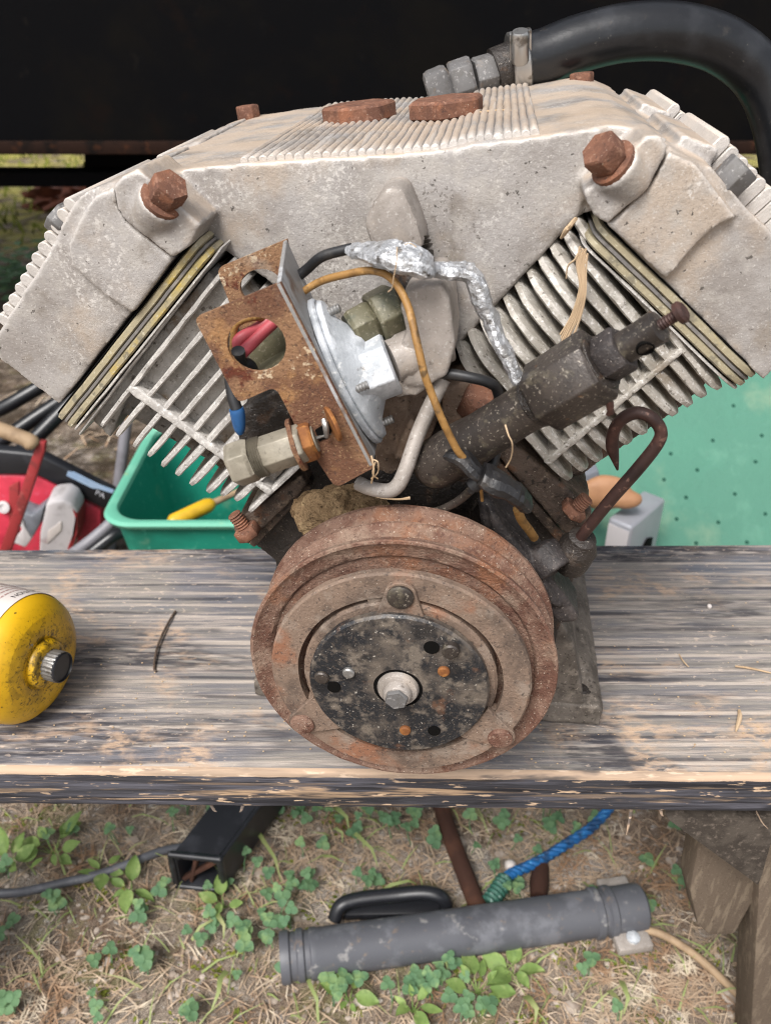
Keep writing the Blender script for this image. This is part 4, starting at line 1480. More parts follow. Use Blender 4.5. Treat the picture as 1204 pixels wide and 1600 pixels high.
# ------------------------------------------------------------------ yellow gas canister on the bench
CR = .0485
CAx = V((math.cos(R(18)), -math.sin(R(18)), 0)).normalized()
CC = WZ(98, 1043, CR) - CAx * .034
can = root('gas_canister', 'yellow gas canister with black screw cap lying on the plank', 'gas canister', (CC.x - .05, CC.y, 0))
bm = nb()
lathe(bm, CC, CAx, [(.03, -.232), (.044, -.226), (CR - .0006, -.214), (CR - .0006, -.004), (CR, -.003), (CR, .002), (CR * .985, .006), (CR * .94, .0105), (CR * .86, .0145), (CR * .74, .0175)], 96, cap1=False)
_d = lambda a, b: dict(type='dist', pt=tuple(CC + CAx * .018), lo=a, hi=b, inv=True)
mt['canister_all'] = MAT('grimy_yellow_paint', 'd0a318', [
    ly('b98d12', 14, .5, .68, .5), ly('8f7018', 50, .42, .6, .75, off=3, times=_d(.018, .046)), ly('4a3b14', 120, .50, .62, .85, off=6, times=_d(.016, .044)),
    ly('2a220e', 420, .54, .64, .85, off=9, times=_d(.018, .05)), ly('5c4a16', 60, .64, .72, .5, off=13), ly('3a3015', 260, .67, .72, .85, off=6), ly('8b8b86', 26, .685, .71, .95, off=12)],
    rough=.36, bumps=[(90, .15, .001)], spec=.5)
add('body', bm, 'canister_all', can)
bm = nb()
lathe(bm, CC, CAx, [(CR * .74, .0175), (CR * .60, .0195), (CR * .50, .0196), (CR * .42, .0188), (CR * .38, .0178)], 96, cap0=False)
add('shoulder', bm, 'canister_all', can)
bm = nb()
lathe(bm, CC, CAx, [(.0188, .0155), (.0192, .0180), (.0186, .0205), (.0172, .0230), (.0158, .0240), (.0118, .0240)], 60)
add('collar', bm, 'canister_all', can)
bm = nb()
x, y, d = frame(CAx)
n = 88
prof = [(.0112, .0225), (.0116, .0240), (.0116, .0320), (.0112, .0335), (.0104, .0342)]
rings = []
for r, a in prof:
    rings.append([bm.verts.new(CC + d * a + (x * math.cos(2 * math.pi * i / n) + y * math.sin(2 * math.pi * i / n)) * (r - (.0006 if i % 4 < 2 and .0235 < a < .033 else 0))) for i in range(n)])
for p, q in zip(rings, rings[1:]):
    for i in range(n):
        bm.faces.new((p[i], p[(i + 1) % n], q[(i + 1) % n], q[i]))
cap = add('cap', bm, 'steel', can)
bm = nb()
lathe(bm, CC, CAx, [(.0112, .0325), (.0113, .0342), (.0104, .0349), (.0100, .0335)], 48)
add('cap_face', bm, 'black_plastic', cap)


def on_can(phi, a, lift=.0):
    """phi: angle round the canister, 0 at the top, growing towards the viewer"""
    s = V((-CAx.y, CAx.x, 0))               # sideways, away from the viewer
    return CC + CAx * a + (ZL * math.cos(phi) - s * math.sin(phi)) * (CR + lift)


bm = nb()
A = []
for i in range(60):
    ph = R(-60) + R(190) * i / 59
    A.append([bm.verts.new(on_can(ph, a, l)) for a, l in ((-.19, .0003), (-.19, .0006), (.003, .0006), (.003, .0003))])
for p, q in zip(A, A[1:]):
    for k in range(4):
        bm.faces.new((p[k], p[(k + 1) % 4], q[(k + 1) % 4], q[k]))
bm.faces.new(A[0])
bm.faces.new(A[-1][::-1])
lab = add('label', bm, 'label', can)
text_mesh('CAUTION', .0062, lambda tx, ty: on_can(R(-44) + tx / CR, -.0055 + ty, .0009), 'ink', 'lettering', lab)
bm = nb()
random.seed(3)
for k in range(6):                          # rows of print too small to read
    t = R(-55)
    while t < R(40):
        w = random.uniform(.0012, .0045)
        a = -.0115 - k * .0046
        q = [bm.verts.new(on_can(p_, b_, .0008)) for p_, b_ in ((t, a), (t + w / CR, a), (t + w / CR, a + .0014), (t, a + .0014))]
        bm.faces.new(q)
        t += (w + .0008) / CR
add('small_print', bm, 'ink_red', lab)
bm = nb()
A = []
for i in range(40):
    ph = R(30) + R(100) * i / 39
    A.append([bm.verts.new(on_can(ph, a, l)) for a, l in ((-.0008, .0003), (-.0008, .0006), (.0012, .0006), (.0012, .0003))])
for p, q in zip(A, A[1:]):
    for k in range(4):
        bm.faces.new((p[k], p[(k + 1) % 4], q[(k + 1) % 4], q[k]))
add('label_edge', bm, 'label', can)

# small things on the plank
def on_bench(px, py, z=.0006):
    return WZ(px, py, z)


bm = nb()
tube(bm, [(on_bench(a, b, z), r) for a, b, z, r in ((274, 955, .0012, .0010), (262, 975, .0022, .0010), (248, 1005, .0026, .0011), (242, 1030, .0022, .0011), (241, 1045, .0014, .0009), (244, 1049, .0012, .0007))], 8, 6)
tag(add('twig', bm, 'oily_brown'), 'thin curved brown twig lying on the plank beside the canister', 'twig')
bm = nb()
blob(bm, on_bench(1107, 947, .0012), .0022, 2, .4, 300)
tag(add('pebble', bm, 'label'), 'tiny white crumb on the right of the plank', 'crumb')
bm = nb()
tube(bm, [(on_bench(1148, 1041, .001), .0007), (on_bench(1165, 1043, .0016), .0009), (on_bench(1185, 1047, .001), .0008), (on_bench(1206, 1052, .001), .0006)], 6, 5)
tag(add('wood_shaving', bm, 'straw'), 'thin pale curled shaving near the right edge of the plank', 'shaving')
bm = nb()
tube(bm, [(on_bench(1154, 1110, .0012), .0012), (on_bench(1155, 1120, .0016), .0018), (on_bench(1151, 1135, .0012), .0013), (on_bench(1149, 1142, .001), .0007)], 7, 5)
tag(add('wood_shaving', bm, 'straw'), 'short straw coloured sliver on the lower right of the plank', 'shaving')
bm = nb()
tube(bm, [(on_bench(1060, 1022, .001), .0005), (on_bench(1066, 1032, .001), .0006), (on_bench(1075, 1042, .001), .0005)], 6, 5)
tag(add('pine_needle', bm, 'straw'), 'short pale needle on the plank right of the compressor foot', 'needle')
random.seed(11)
bm = nb()
for k in range(260):
    px, py = random.uniform(0, 1204), random.gauss(1120, 60)
    if not 870 < py < 1200:
        continue
    p = on_bench(px, py, .0002)
    s = random.uniform(.0003, .0008)
    r_ = bmesh.ops.create_icosphere(bm, subdivisions=1, radius=s)
    for v in r_['verts']:
        v.co = V((v.co.x * 1.4, v.co.y, v.co.z * .7)) + p
tag(add('sawdust', bm, 'straw'), 'scattered sawdust crumbs on the plank', kind='stuff')

# ------------------------------------------------------------------ green tub behind the bench
TX0, TX1, TY0, TY1, TZ = -.432, .02, .665, 1.02, -.222
tub = root('green_tub', 'green plastic tub with pale rim behind the left of the bench', 'tub', ((TX0 + TX1) / 2, (TY0 + TY1) / 2, GZ))


def rrect(x0, x1, y0, y1, r, z, n=8):
    out = []
    for cx, cy, a0 in ((x1 - r, y0 + r, -90), (x1 - r, y1 - r, 0), (x0 + r, y1 - r, 90), (x0 + r, y0 + r, 180)):
        for k in range(n + 1):
            t = R(a0 + 90 * k / n)
            out.append(V((cx + r * math.cos(t), cy + r * math.sin(t), z)))
    return out


def loft(bm, loops, closed=True):
    rr = [[bm.verts.new(p) for p in l] for l in loops]
    n = len(rr[0])
    prs = list(zip(rr, rr[1:])) + ([(rr[-1], rr[0])] if closed else [])
    for a, b in prs:
        for i in range(n):
            bm.faces.new((a[i], a[(i + 1) % n], b[(i + 1) % n], b[i]))
    return rr


bm = nb()
tp = .035
lp = [rrect(TX0 + .006, TX1 - .006, TY0 + .006, TY1 - .006, .05, TZ - .004), rrect(TX0 + tp, TX1 - tp, TY0 + tp, TY1 - tp, .05, GZ + .012),
      rrect(TX0 + tp + .003, TX1 - tp - .003, TY0 + tp + .003, TY1 - tp - .003, .048, GZ + .016), rrect(TX0 + .010, TX1 - .010, TY0 + .010, TY1 - .010, .047, TZ - .003)]
rr = loft(bm, lp)
bm.faces.new(rr[1][::-1])
add('tub_wall', bm, 'green_dark', tub)
bm = nb()
sec = [(0, 0), (-.004, .003), (-.006, .009), (-.003, .014), (.004, .0145), (.010, .011), (.012, .004), (.008, 0)]
lp = [rrect(TX0 + a, TX1 - a, TY0 + a, TY1 - a, .05, TZ - .008 + b) for a, b in sec]
loft(bm, lp)
add('rim', bm, 'green_rim', tub)

tool = root('screwdriver', 'tool with a yellow handle lying in the green tub', 'screwdriver', (-.3, .8, TZ - .1))
a, b = WY(290, 806, .72), WY(333, 786, .76)
dv = (b - a).normalized()
bm = nb()
lathe(bm, a - dv * .03, dv, [(.008, 0), (.012, .006), (.0125, .06), (.0125, (b - a).length + .018), (.010, (b - a).length + .026), (.007, (b - a).length + .03)], 24)
add('handle', bm, 'yellow_plastic', tool)
bm = nb()
rod(bm, b, b + dv * .05 + V((.02, .02, .0)), .006, .0045, 12)
add('shaft', bm, 'handle_wood', tool)

# grey pole and hoses behind the tub
bm = nb()
p0, p1 = WY(176, 830, 1.0), WY(198, 660, 1.06)
tube(bm, [(V((p0.x - .01, p0.y - .02, GZ - .01)), .011), (p0, .011), (p1, .011)], 14, 6)
tag(add('grey_pole', bm, 'grey_tube'), 'thin grey metal pole rising behind the green tub', 'pole')
bm = nb()
hp_ = [[(-60, 790, 1.0), (0, 735, 1.0), (50, 690, 1.02), (100, 640, 1.06), (150, 590, 1.1), (200, 560, 1.1)],
       [(-60, 720, 1.05), (0, 690, 1.05), (60, 650, 1.08), (120, 612, 1.12), (180, 585, 1.14)],
       [(-60, 665, 1.12), (0, 640, 1.12), (50, 612, 1.14), (110, 578, 1.18), (170, 560, 1.2)]]
hcoil = root('hose_coil', 'coil of thick black hoses lying left of the compressor', 'hose', (-.6, 1.05, GZ))
for k, s in enumerate(hp_):
    bm = nb()
    tube(bm, [(WY(a, b, y), .0145) for a, b, y in s], 14, 8)
    add('loop', bm, 'rubber', hcoil)
bm = nb()
tube(bm, [(WY(a, b, y), .010) for a, b, y in ((100, 875, .75), (135, 850, .78), (165, 825, .8), (185, 806, .82))], 12, 6)
add('loop', bm, 'grey_tube', hcoil)
bm = nb()
tube(bm, [(WY(a, b, y), .011) for a, b, y in ((110, 890, .73), (150, 858, .76), (180, 836, .78), (200, 830, .8))], 12, 6)
add('loop', bm, 'rubber', hcoil)

# red plastic case
case = root('red_case', 'red plastic tool case with a black edge, left behind the bench', 'tool case', (-.62, .92, GZ))
YC = .92
bm = nb()
prism(bm, [WY(a, b, YC) for a, b in ((-60, 745), (10, 742), (58, 745), (110, 770), (158, 800), (160, 850), (140, 900), (-60, 900))], V((.0, .06, .01)), .006)
add('shell', bm, 'red_case', case)
bm = nb()
prism(bm, [WY(a, b, YC - .004) for a, b in ((-60, 700), (30, 708), (62, 712), (180, 772), (165, 797), (55, 742), (-60, 742))], V((.0, .02, .005)), .004)
edge = add('edge_trim', bm, 'black_plastic', case)
bm = nb()
prism(bm, [WY(a, b, YC - .006) for a, b in ((106, 737), (116, 738), (154, 757), (178, 766), (176, 771), (154, 764), (144, 763), (104, 743))], V((0, .002, 0)))
add('sticker', bm, 'pale_blue', case)
q0, q1 = WY(148, 772, YC - .0065), WY(176, 786, YC - .0065)
ex = (q1 - q0).normalized()
ey = (WY(151, 764, YC - .0065) - q0).normalized()
text_mesh('PA', .016, lambda tx, ty: q0 + ex * tx + ey * ty, 'white_ink', 'lettering', case)
for (px, py) in ((62, 760), (22, 790)):
    pass
bm = nb()
c = WY(6, 792, YC - .004)
lathe(bm, c, V((0, -1, .3)), [(.012, 0), (.012, .003), (.006, .004), (.005, .001)], 24)
add('latch_ring', bm, 'white_plastic', case)
bm = nb()
prism(bm, [WY(a, b, YC - .003) for a, b in ((14, 760), (30, 752), (30, 850), (14, 850))], V((0, .01, 0)), .002)
add('groove', bm, 'red_paint', case)

saw = root('power_saw', 'scuffed white and grey power saw in front of the red case', 'saw', (-.55, .86, GZ))
YS = .86
bm = nb()
prism(bm, [WY(a, b, YS) for a, b in ((72, 788), (82, 784), (100, 782), (113, 790), (121, 804), (122, 830), (112, 870), (60, 880), (62, 835))], V((0, .05, .01)), .006, 3)
add('housing', bm, 'white_plastic', saw)
bm = nb()
prism(bm, [WY(a, b, YS - .002) for a, b in ((112, 795), (121, 806), (121, 835), (112, 860), (104, 860), (116, 828), (117, 810))], V((0, .05, 0)), .003)
add('side_band', bm, 'red_paint', saw)
bm = nb()
prism(bm, [WY(a, b, YS - .001) for a, b in ((30, 798), (50, 806), (70, 790), (62, 820), (52, 838), (44, 835), (38, 812))], V((0, .04, 0)), .003)
add('guard', bm, 'grey_plastic', saw)
bm = nb()
prism(bm, [WY(a, b, YS - .004) for a, b in ((27, 812), (35, 812), (40, 826), (50, 842), (40, 856), (20, 848), (34, 828))], V((0, .03, 0)), .003)
add('arm', bm, 'white_plastic', saw)
bm = nb()
prism(bm, [WY(a, b, YS - .003) for a, b in ((75, 830), (96, 815), (96, 829), (73, 850))], V((0, .004, 0)), .001)
add('data_plate', bm, 'label', saw)

axe = root('red_tool', 'red metal bar tool with a pale wooden handle standing by the red case', 'hand tool', (-.6, .8, GZ))
bm = nb()
tube(bm, [(WY(a, b, .80), r) for a, b, r in ((-80, 648, .0125), (-10, 668, .0125), (35, 684, .0122), (50, 692, .0135), (56, 697, .009))], 16, 6)
add('handle', bm, 'handle_wood', axe)
bm = nb()
prism(bm, [WY(a, b, .80) for a, b in ((60, 690), (71, 692), (70, 705), (42, 790), (14, 870), (-4, 870), (28, 780), (52, 708))], V((0, .012, 0)), .002)
add('bar', bm, 'red_paint', axe)

# ------------------------------------------------------------------ right background: green mat, silver tool, tan strap
gp = [(0, 0)]
m0 = V((.30, .80, GZ + .005))
mu = V((1, .06, 0)).normalized()
mv = V((-.05, .62, .52)).normalized()
mn = mu.cross(mv).normalized()
bm = nb()
nxm, nym = 150, 150
W_, H_ = 1.1, .54
dimp = [(1146, 633), (1113, 688), (1190, 680), (1047, 709), (1180, 721), (1088, 735), (1036, 750), (1147, 772), (1070, 778), (1195, 803), (1120, 817), (1055, 812), (1165, 848), (1225, 640), (1230, 760), (1240, 840), (1025, 800), (1085, 850)]
dp = [hit(a, b, m0, mn) for a, b in dimp]
grid = []
for j in range(nym + 1):
    row = []
    for i in range(nxm + 1):
        p = m0 + mu * (W_ * i / nxm) + mv * (H_ * j / nym)
        h = .012 * mnoise.noise(p * 3)
        row.append(bm.verts.new(p + mn * h))
    grid.append(row)
for j in range(nym):
    for i in range(nxm):
        bm.faces.new((grid[j][i], grid[j][i + 1], grid[j + 1][i + 1], grid[j + 1][i]))
r = bmesh.ops.extrude_face_region(bm, geom=bm.faces[:])
for v in [g for g in r['geom'] if isinstance(g, bmesh.types.BMVert)]:
    v.co -= mn * .012
mat_o = root('foam_mat', 'sea green dimpled foam mat leaning behind the right of the bench', 'mat', m0)
add('sheet', bm, 'green_mat', mat_o)
for p in dp:
    q = p + mn * (.012 * mnoise.noise(p * 3) + .0008)
    bm = nb()
    lathe(bm, q, mn, [(.0036, -.0016), (.0036, .0002), (.0018, -.0006), (.0004, -.0009)], 14)
    add('dimple', bm, 'dimple', mat_o)

YT = .76
sil = root('silver_tool_housing', 'silver grey wedge shaped plastic housing on the green mat', 'housing', (.33, YT, GZ))
hA, hD, hC = WY(950, 808, .78), WY(987, 824, .75), WY(1040, 779, .86)
hB = hA + hC - hD
dn = V((0, 0, -.16))
bm = nb()
prism(bm, [hA, hD, hC, hB], dn, .006, 3)
add('housing', bm, 'silver', sil)
bm = nb()
fn = (hD - hA).cross(V((0, 0, 1))).normalized()
prism(bm, [hA.lerp(hD, .06) + fn * .0005 + dn * .06, hA.lerp(hD, .94) + fn * .0005 + dn * .06, hA.lerp(hD, .94) + fn * .0005 + dn * .9, hA.lerp(hD, .06) + fn * .0005 + dn * .9], fn * .002, .001)
add('face', bm, 'white_plastic', sil)
bm = nb()
sn = (hC - hD).cross(V((0, 0, 1))).normalized()
q = hD.lerp(hC, .55) + dn * .48 + sn * .001
sx = (hC - hD).normalized()
prism(bm, [q - sx * .03 - V((0, 0, .03)), q + sx * .03 - V((0, 0, .03)), q + sx * .028 + V((0, 0, .012)), q + V((0, 0, .022)), q - sx * .02 + V((0, 0, .005))], sn * .002, .001)
add('opening', bm, 'void', sil)
bm = nb()
blob(bm, WY(945, 770, .80), .04, 3, .12, 20, (1.1, .5, .8), 3)
blob(bm, WY(975, 780, .79), .03, 3, .12, 20, (1.0, .6, .55), 6)
tag(cast('leather_strap', bm, 'tan', None, .004, 6, .004, .03), 'tan leather piece behind the silver housing', 'leather piece')
bm = nb()
prism(bm, [WY(a, b, .86) for a, b in ((905, 745), (935, 735), (945, 790), (905, 800))], V((0, .05, 0)), .004)
tag(add('grey_box', bm, 'grey_plastic'), 'small grey box glimpsed under the right fins', 'box')
bm = nb()
blob(bm, V((1.66, 3.1, GZ + .13)), .17, 3, .3, 8, (1, 1, 1), 3)
o = add('stone', bm, 'stone')
tag(o, 'pale rounded stone at the right edge beside the compressor head', 'stone')

# ------------------------------------------------------------------ things on the ground under the bench
def on_ground(px, py, h=0.0):
    p = WZ(px, py, GZ + h)
    return V((p.x, p.y, ground_z(p.x, p.y) + h))


pr_ = .0265
a, b = on_ground(438, 1496, pr_), on_ground(1000, 1414, pr_)
dv = (b - a).normalized()
L = (b - a).length
pipe = root('plastic_pipe', 'grey plastic pipe with ribbed ends lying on the ground', 'pipe', ((a + b) / 2).to_tuple())
bm = nb()
prof = [(pr_ * .86, .0), (pr_ * 1.02, 0), (pr_ * 1.06, .004), (pr_ * 1.06, .010), (pr_ * .96, .012), (pr_ * .96, .018), (pr_ * 1.06, .020), (pr_ * 1.06, .026), (pr_ * .96, .028), (pr_ * .96, .033), (pr_ * 1.04, .035), (pr_ * 1.04, .041), (pr_, .044),
        (pr_, L - .062), (pr_ * 1.09, L - .060), (pr_ * 1.09, L - .053), (pr_ * .98, L - .051), (pr_ * .98, L - .046), (pr_ * 1.09, L - .044), (pr_ * 1.09, L - .037), (pr_ * 1.0, L - .035), (pr_ * 1.02, L), (pr_ * .9, L + .003)]
lathe(bm, a, dv, prof, 40)
add('tube', bm, 'pvc', pipe)
bm = nb()
c = a + dv * (L - .022)
sd = V((dv.y, -dv.x, 0))
obox(bm, c + sd * (pr_ * 1.15) + V((0, 0, -.012)), dv, sd, ZL, .042, .03, .012, .002)
add('clip', bm, 'grey_cast', pipe)
bm = nb()
obox(bm, c - sd * (pr_ * 1.1) + V((0, 0, .002)), dv, sd, ZL, .038, .02, .008, .002)
add('clip', bm, 'grey_cast', pipe)
bm = nb()
c2 = c + sd * (pr_ * 1.25) + V((0, 0, -.0055))
lathe(bm, c2, ZL, [(.008, 0), (.008, .003), (.004, .004)], 14)
add('clip_screw', bm, 'white_zinc', pipe)

bm = nb()
tube(bm, [(on_ground(px, py, h), .0048) for px, py, h in ((1006, 1448, .02), (1040, 1458, .02), (1090, 1495, .012), (1150, 1552, .008), (1210, 1610, .008))], 10, 6)
tag(add('cream_cord', bm, 'handle_wood'), 'pale cream cord running from the pipe to the bench leg', 'cord')
bm = nb()
pts = [(522, 1438, .015), (532, 1416, .028), (560, 1405, .032), (620, 1399, .032), (660, 1399, .032), (685, 1404, .030), (697, 1418, .018), (690, 1432, .01)]
tube(bm, [(on_ground(px, py, h), .0085) for px, py, h in pts], 12, 7, flat=.8)
lid = root('lidded_tray', 'low black tray with a curved handle just behind the grey pipe', 'tray', on_ground(610, 1420))
add('handle', bm, 'black_plastic', lid)
bm = nb()
prism(bm, [on_ground(px, py, .004) for px, py in ((535, 1440), (545, 1418), (680, 1410), (690, 1425), (680, 1440))], V((0, 0, .012)), .003)
add('tray', bm, 'black_plastic', lid)
bm = nb()
tube(bm, [(on_ground(px, py, h), .0115) for px, py, h in ((684, 1240, .012), (700, 1300, .012), (722, 1360, .012), (740, 1405, .012), (750, 1430, .012))], 12, 4)
tag(add('rusty_bar', bm, 'rust_bar'), 'dark rusty bar on the ground ending at the pipe', 'bar')
rope = root('blue_rope', 'blue braided rope with a green whipped end near the pipe', 'rope', on_ground(860, 1330))
A_ = [on_ground(px, py, h) for px, py, h in ((955, 1260, .02), (925, 1290, .018), (880, 1320, .018), (840, 1344, .018), (800, 1366, .018), (785, 1380, .016))]
for k in range(3):
    bm = nb()
    cr = cat_rom([(p, .0062) for p in A_], 10)
    P = []
    for i, (p, r_) in enumerate(cr):
        t = i * .9 + k * 2 * math.pi / 3
        d_ = (cr[min(i + 1, len(cr) - 1)][0] - cr[max(0, i - 1)][0]).normalized()
        xx, yy, _ = frame(d_)
        P.append((p + (xx * math.cos(t) + yy * math.sin(t)) * .0034, .0037))
    tube(bm, P, 8, 2)
    add('strand', bm, 'rope', rope)
bm = nb()
thread(bm, on_ground(790, 1376, .018), on_ground(762, 1416, .014), .0115, 7, 14)
add('whipped_end', bm, 'rope_green', rope)
bm = nb()
blob(bm, on_ground(798, 1352, .012), .008, 2, .2, 80, (1, 1, 1.1), 2)
tag(add('white_pebble', bm, 'label'), 'small white pebble beside the blue rope', 'pebble')
bm = nb()
tube(bm, [(on_ground(px, py, .01), r) for px, py, r in ((845, 1350, .010), (842, 1380, .012), (840, 1405, .010))], 10, 4)
tag(add('dark_root', bm, 'rust_bar'), 'short dark root beside the blue rope behind the pipe', 'root')

# black square tube with ribbed open end
e = [on_ground(px, py, 0) for px, py in ((275, 1385), (355, 1394))]
ex = (e[1] - e[0]).normalized()
ey = V((-ex.y, ex.x, 0))
ez = (V((0, 0, 1)) + ey * .0).normalized()
ax_ = (ey * .95 + ex * .35 + ZL * .05).normalized()
S = .062
sq = root('square_post', 'black square steel post with a ribbed open end under the bench', 'post', e[0])
bm = nb()
c0 = e[0].lerp(e[1], .5) + ZL * (S / 2 + .003)
o_ = [c0 + ex * (S / 2 * i) + ez * (S / 2 * j) for i, j in ((-1, -1), (1, -1), (1, 1), (-1, 1))]
i_ = [c0 + ex * ((S / 2 - .006) * i) + ez * ((S / 2 - .006) * j) for i, j in ((-1, -1), (1, -1), (1, 1), (-1, 1))]
vo, vi = [bm.verts.new(p) for p in o_], [bm.verts.new(p) for p in i_]
vo2, vi2 = [bm.verts.new(p + ax_ * .42) for p in o_], [bm.verts.new(p + ax_ * .05) for p in i_]
for k in range(4):
    q = (k + 1) % 4
    bm.faces.new((vo[k], vo[q], vi[q], vi[k]))
    bm.faces.new((vo[k], vo2[k], vo2[q], vo[q]))
    bm.faces.new((vi[k], vi[q], vi2[q], vi2[k]))
bm.faces.new(vo2)
bm.faces.new(vi2)
bmesh.ops.bevel(bm, geom=[e_ for e_ in bm.edges if abs((e_.verts[0].co - e_.verts[1].co).normalized().dot(ax_)) > .99], offset=.004, segments=3, affect='EDGES')
add('tube', bm, 'black_plastic', sq)
bm = nb()
lp_ = [[p + (p - c0).normalized() * d1 - ax_ * d2 for p in o_] for d1, d2 in ((-.008, .001), (.003, .001), (.003, -.014), (-.001, -.014))]
obox(bm, c0 + ax_ * .006, ex + ez * .9, ax_, (ex + ez * .9).cross(ax_), S * 1.15, .008, .006, .001)
obox(bm, c0 + ax_ * .006 - ex * .008, ex * .25 + ez, ax_, (ex * .25 + ez).cross(ax_), S * .82, .008, .005, .001)
add('end_rib', bm, 'rust_bar', sq)
bm = nb()
for k in range(4):
    p, q = o_[k], o_[(k + 1) % 4]
    rod(bm, p, q, .0042, .0042, 10)
    blob(bm, p, .0043, 1, 0, 1)
add('end_lip', bm, 'black_plastic', sq)

# cable on the left
bm = nb()
tube(bm, [(on_ground(px, py, h), .0056) for px, py, h in ((-40, 1398, .01), (30, 1394, .012), (90, 1382, .012), (150, 1366, .013), (200, 1350, .012), (250, 1330, .01), (300, 1318, .008))], 12, 7)
tag(add('black_cable', bm, 'pvc'), 'dusty black cable lying on the ground among the weeds', 'cable')

# ------------------------------------------------------------------ plants and litter on the ground
class Soup:
    def __init__(self):
        self.v, self.f = [], []

    def leaf(self, p, d, nrm, L, W, notch=.0, cup=.15, n=5):
        d = V(d).normalized()
        s = d.cross(nrm).normalized()
        u = s.cross(d).normalized()
        b = len(self.v)
        prof = []
        for i in range(n + 1):
            t = i / n
            w = math.sin(math.pi * min(1, t ** .8) * .97 + .03) ** .8
            prof.append((t, w))
        for t, w in prof:
            bend = -cup * L * t * t
            for k in (-1, -.5, 0, .5, 1):
                x = t * L * (1 - (notch * (1 - abs(k)) if t > .9 else 0))
                self.v.append(p + d * x + s * (k * w * W / 2) + u * (bend + cup * W * .5 * k * k))
        for i in range(n):
            for k in range(4):
                a = b + i * 5 + k
                self.f.append((a, a + 1, a + 6, a + 5))

    def strip(self, pts, w, n=V((0, 0, 1))):
        b = len(self.v)
        m = len(pts)
        for i, p in enumerate(pts):
            d = (pts[min(i + 1, m - 1)] - pts[max(i - 1, 0)]).normalized()
            s = d.cross(n)
            s = s.normalized() if s.length > 1e-4 else V((1, 0, 0))
            k = w * (1 - (i / (m - 1)) ** 2 * .85)
            self.v += [p - s * k / 2 + n * k * .15, p + s * k / 2 + n * k * .15]
        for i in range(m - 1):
            a = b + i * 2
            self.f.append((a, a + 1, a + 3, a + 2))

    def mesh(self, name):
        me = bpy.data.meshes.new(name)
        me.from_pydata([tuple(v) for v in self.v], [], self.f)
        for p in me.polygons:
            p.use_smooth = True
        return me


def rv(s=1.0):
    return V((random.uniform(-s, s), random.uniform(-s, s), random.uniform(-s, s)))


random.seed(23)
cl = Soup()
spots = [(110, 1332, 2, 30), (180, 1330, 2, 25), (230, 1425, 3, 16), (335, 1405, 2, 14), (325, 1475, 5, 30), (390, 1490, 4, 22), (225, 1525, 2, 6), (165, 1505, 2, 12), (440, 1400, 3, 16), (450, 1430, 4, 22), (485, 1395, 2, 10),
         (582, 1312, 4, 20), (645, 1296, 6, 26), (630, 1320, 3, 14), (565, 1388, 3, 14), (785, 1297, 3, 8), (860, 1292, 9, 28), (905, 1300, 3, 14), (1062, 1290, 3, 12), (1064, 1390, 3, 8), (910, 1522, 2, 8), (700, 1500, 5, 20),
         (690, 1550, 6, 26), (720, 1585, 4, 20), (560, 1530, 5, 24), (530, 1555, 3, 22), (645, 1560, 4, 24), (660, 1535, 3, 18), (420, 1440, 2, 18), (30, 1585, 3, 14), (150, 1590, 3, 25), (15, 1460, 2, 12), (265, 1400, 2, 12), (420, 1480, 2, 10),
         (480, 1390, 2, 14), (600, 1400, 2, 20), (350, 1530, 2, 25), (750, 1330, 2, 20), (520, 1270, 3, 25), (330, 1275, 2, 20), (470, 1520, 3, 20)]
for _ in range(34):
    spots.append((random.uniform(0, 1050), random.uniform(1270, 1600), random.randint(1, 3), 14))
for px, py, n, sp in spots:
    for _ in range(n):
        q = on_ground(px + random.gauss(0, sp * .6), py + random.gauss(0, sp * .6))
        h = random.uniform(.012, .035)
        top = q + V((random.uniform(-.008, .008), random.uniform(-.008, .008), h))
        cl.strip([q, (q + top) / 2 + rv(.002), top], .0018, V((0, -1, .2)))
        nrm = (V((0, -.25, 1)) + rv(.35)).normalized()
        a0 = random.uniform(0, 6.3)
        s = random.uniform(.0065, .0125)
        for k in range(3):
            t = a0 + k * 2.094
            d = V((math.cos(t), math.sin(t), 0))
            d = d - nrm * d.dot(nrm)
            cl.leaf(top, d, nrm, s, s * 1.02, .18, .12, 4)
tag(add('clover', cl.mesh('clover'), 'clover'), 'scattered clover growing on the bare earth under the bench', kind='stuff')


def weed(px, py, n, L, label, spread=1.0, lift=.02):
    s = Soup()
    q = on_ground(px, py)
    for k in range(n):
        t = k / n * 6.28 + random.uniform(-.4, .4)
        d = V((math.cos(t), math.sin(t), random.uniform(-.1, .9))).normalized()
        b = q + V((math.cos(t), math.sin(t), 0)) * (.008 * spread) + V((0, 0, lift * random.uniform(.4, 1)))
        s.strip([q, (q + b) / 2, b], .0022, V((0, -1, .2)))
        l_ = L * random.uniform(.45, 1.2)
        s.leaf(b, d, V((random.uniform(-.4, .4), random.uniform(-.6, .2), 1)), l_, l_ * random.uniform(.42, .7), 0, random.uniform(.05, .45), 6)
    o = add('leafy_weed', s.mesh('leafy_weed'), 'weed')
    tag(o, label, 'weed', 'broad leaved weeds under the bench')


weed(85, 1335, 9, .036, 'largest broad leaved weed beside the black cable at the left', 2.0)
weed(20, 1355, 5, .038, 'broad leaved weed at the left edge above the cable')
weed(205, 1395, 5, .028, 'weed with upright oval leaves below the square post')
weed(165, 1370, 5, .024, 'small weed growing next to the end of the black cable')
weed(745, 1555, 9, .028, 'bright broad leaved weed in front of the middle of the pipe', 1.6)
weed(800, 1525, 5, .034, 'long leaved weed at the front edge of the pipe, right of centre')
weed(545, 1565, 6, .024, 'round leaved weed below the left end of the pipe')
weed(645, 1585, 6, .024, 'weed at the very bottom of the picture left of the bright one')
weed(350, 1420, 4, .026, 'little weed to the right of the square post end')

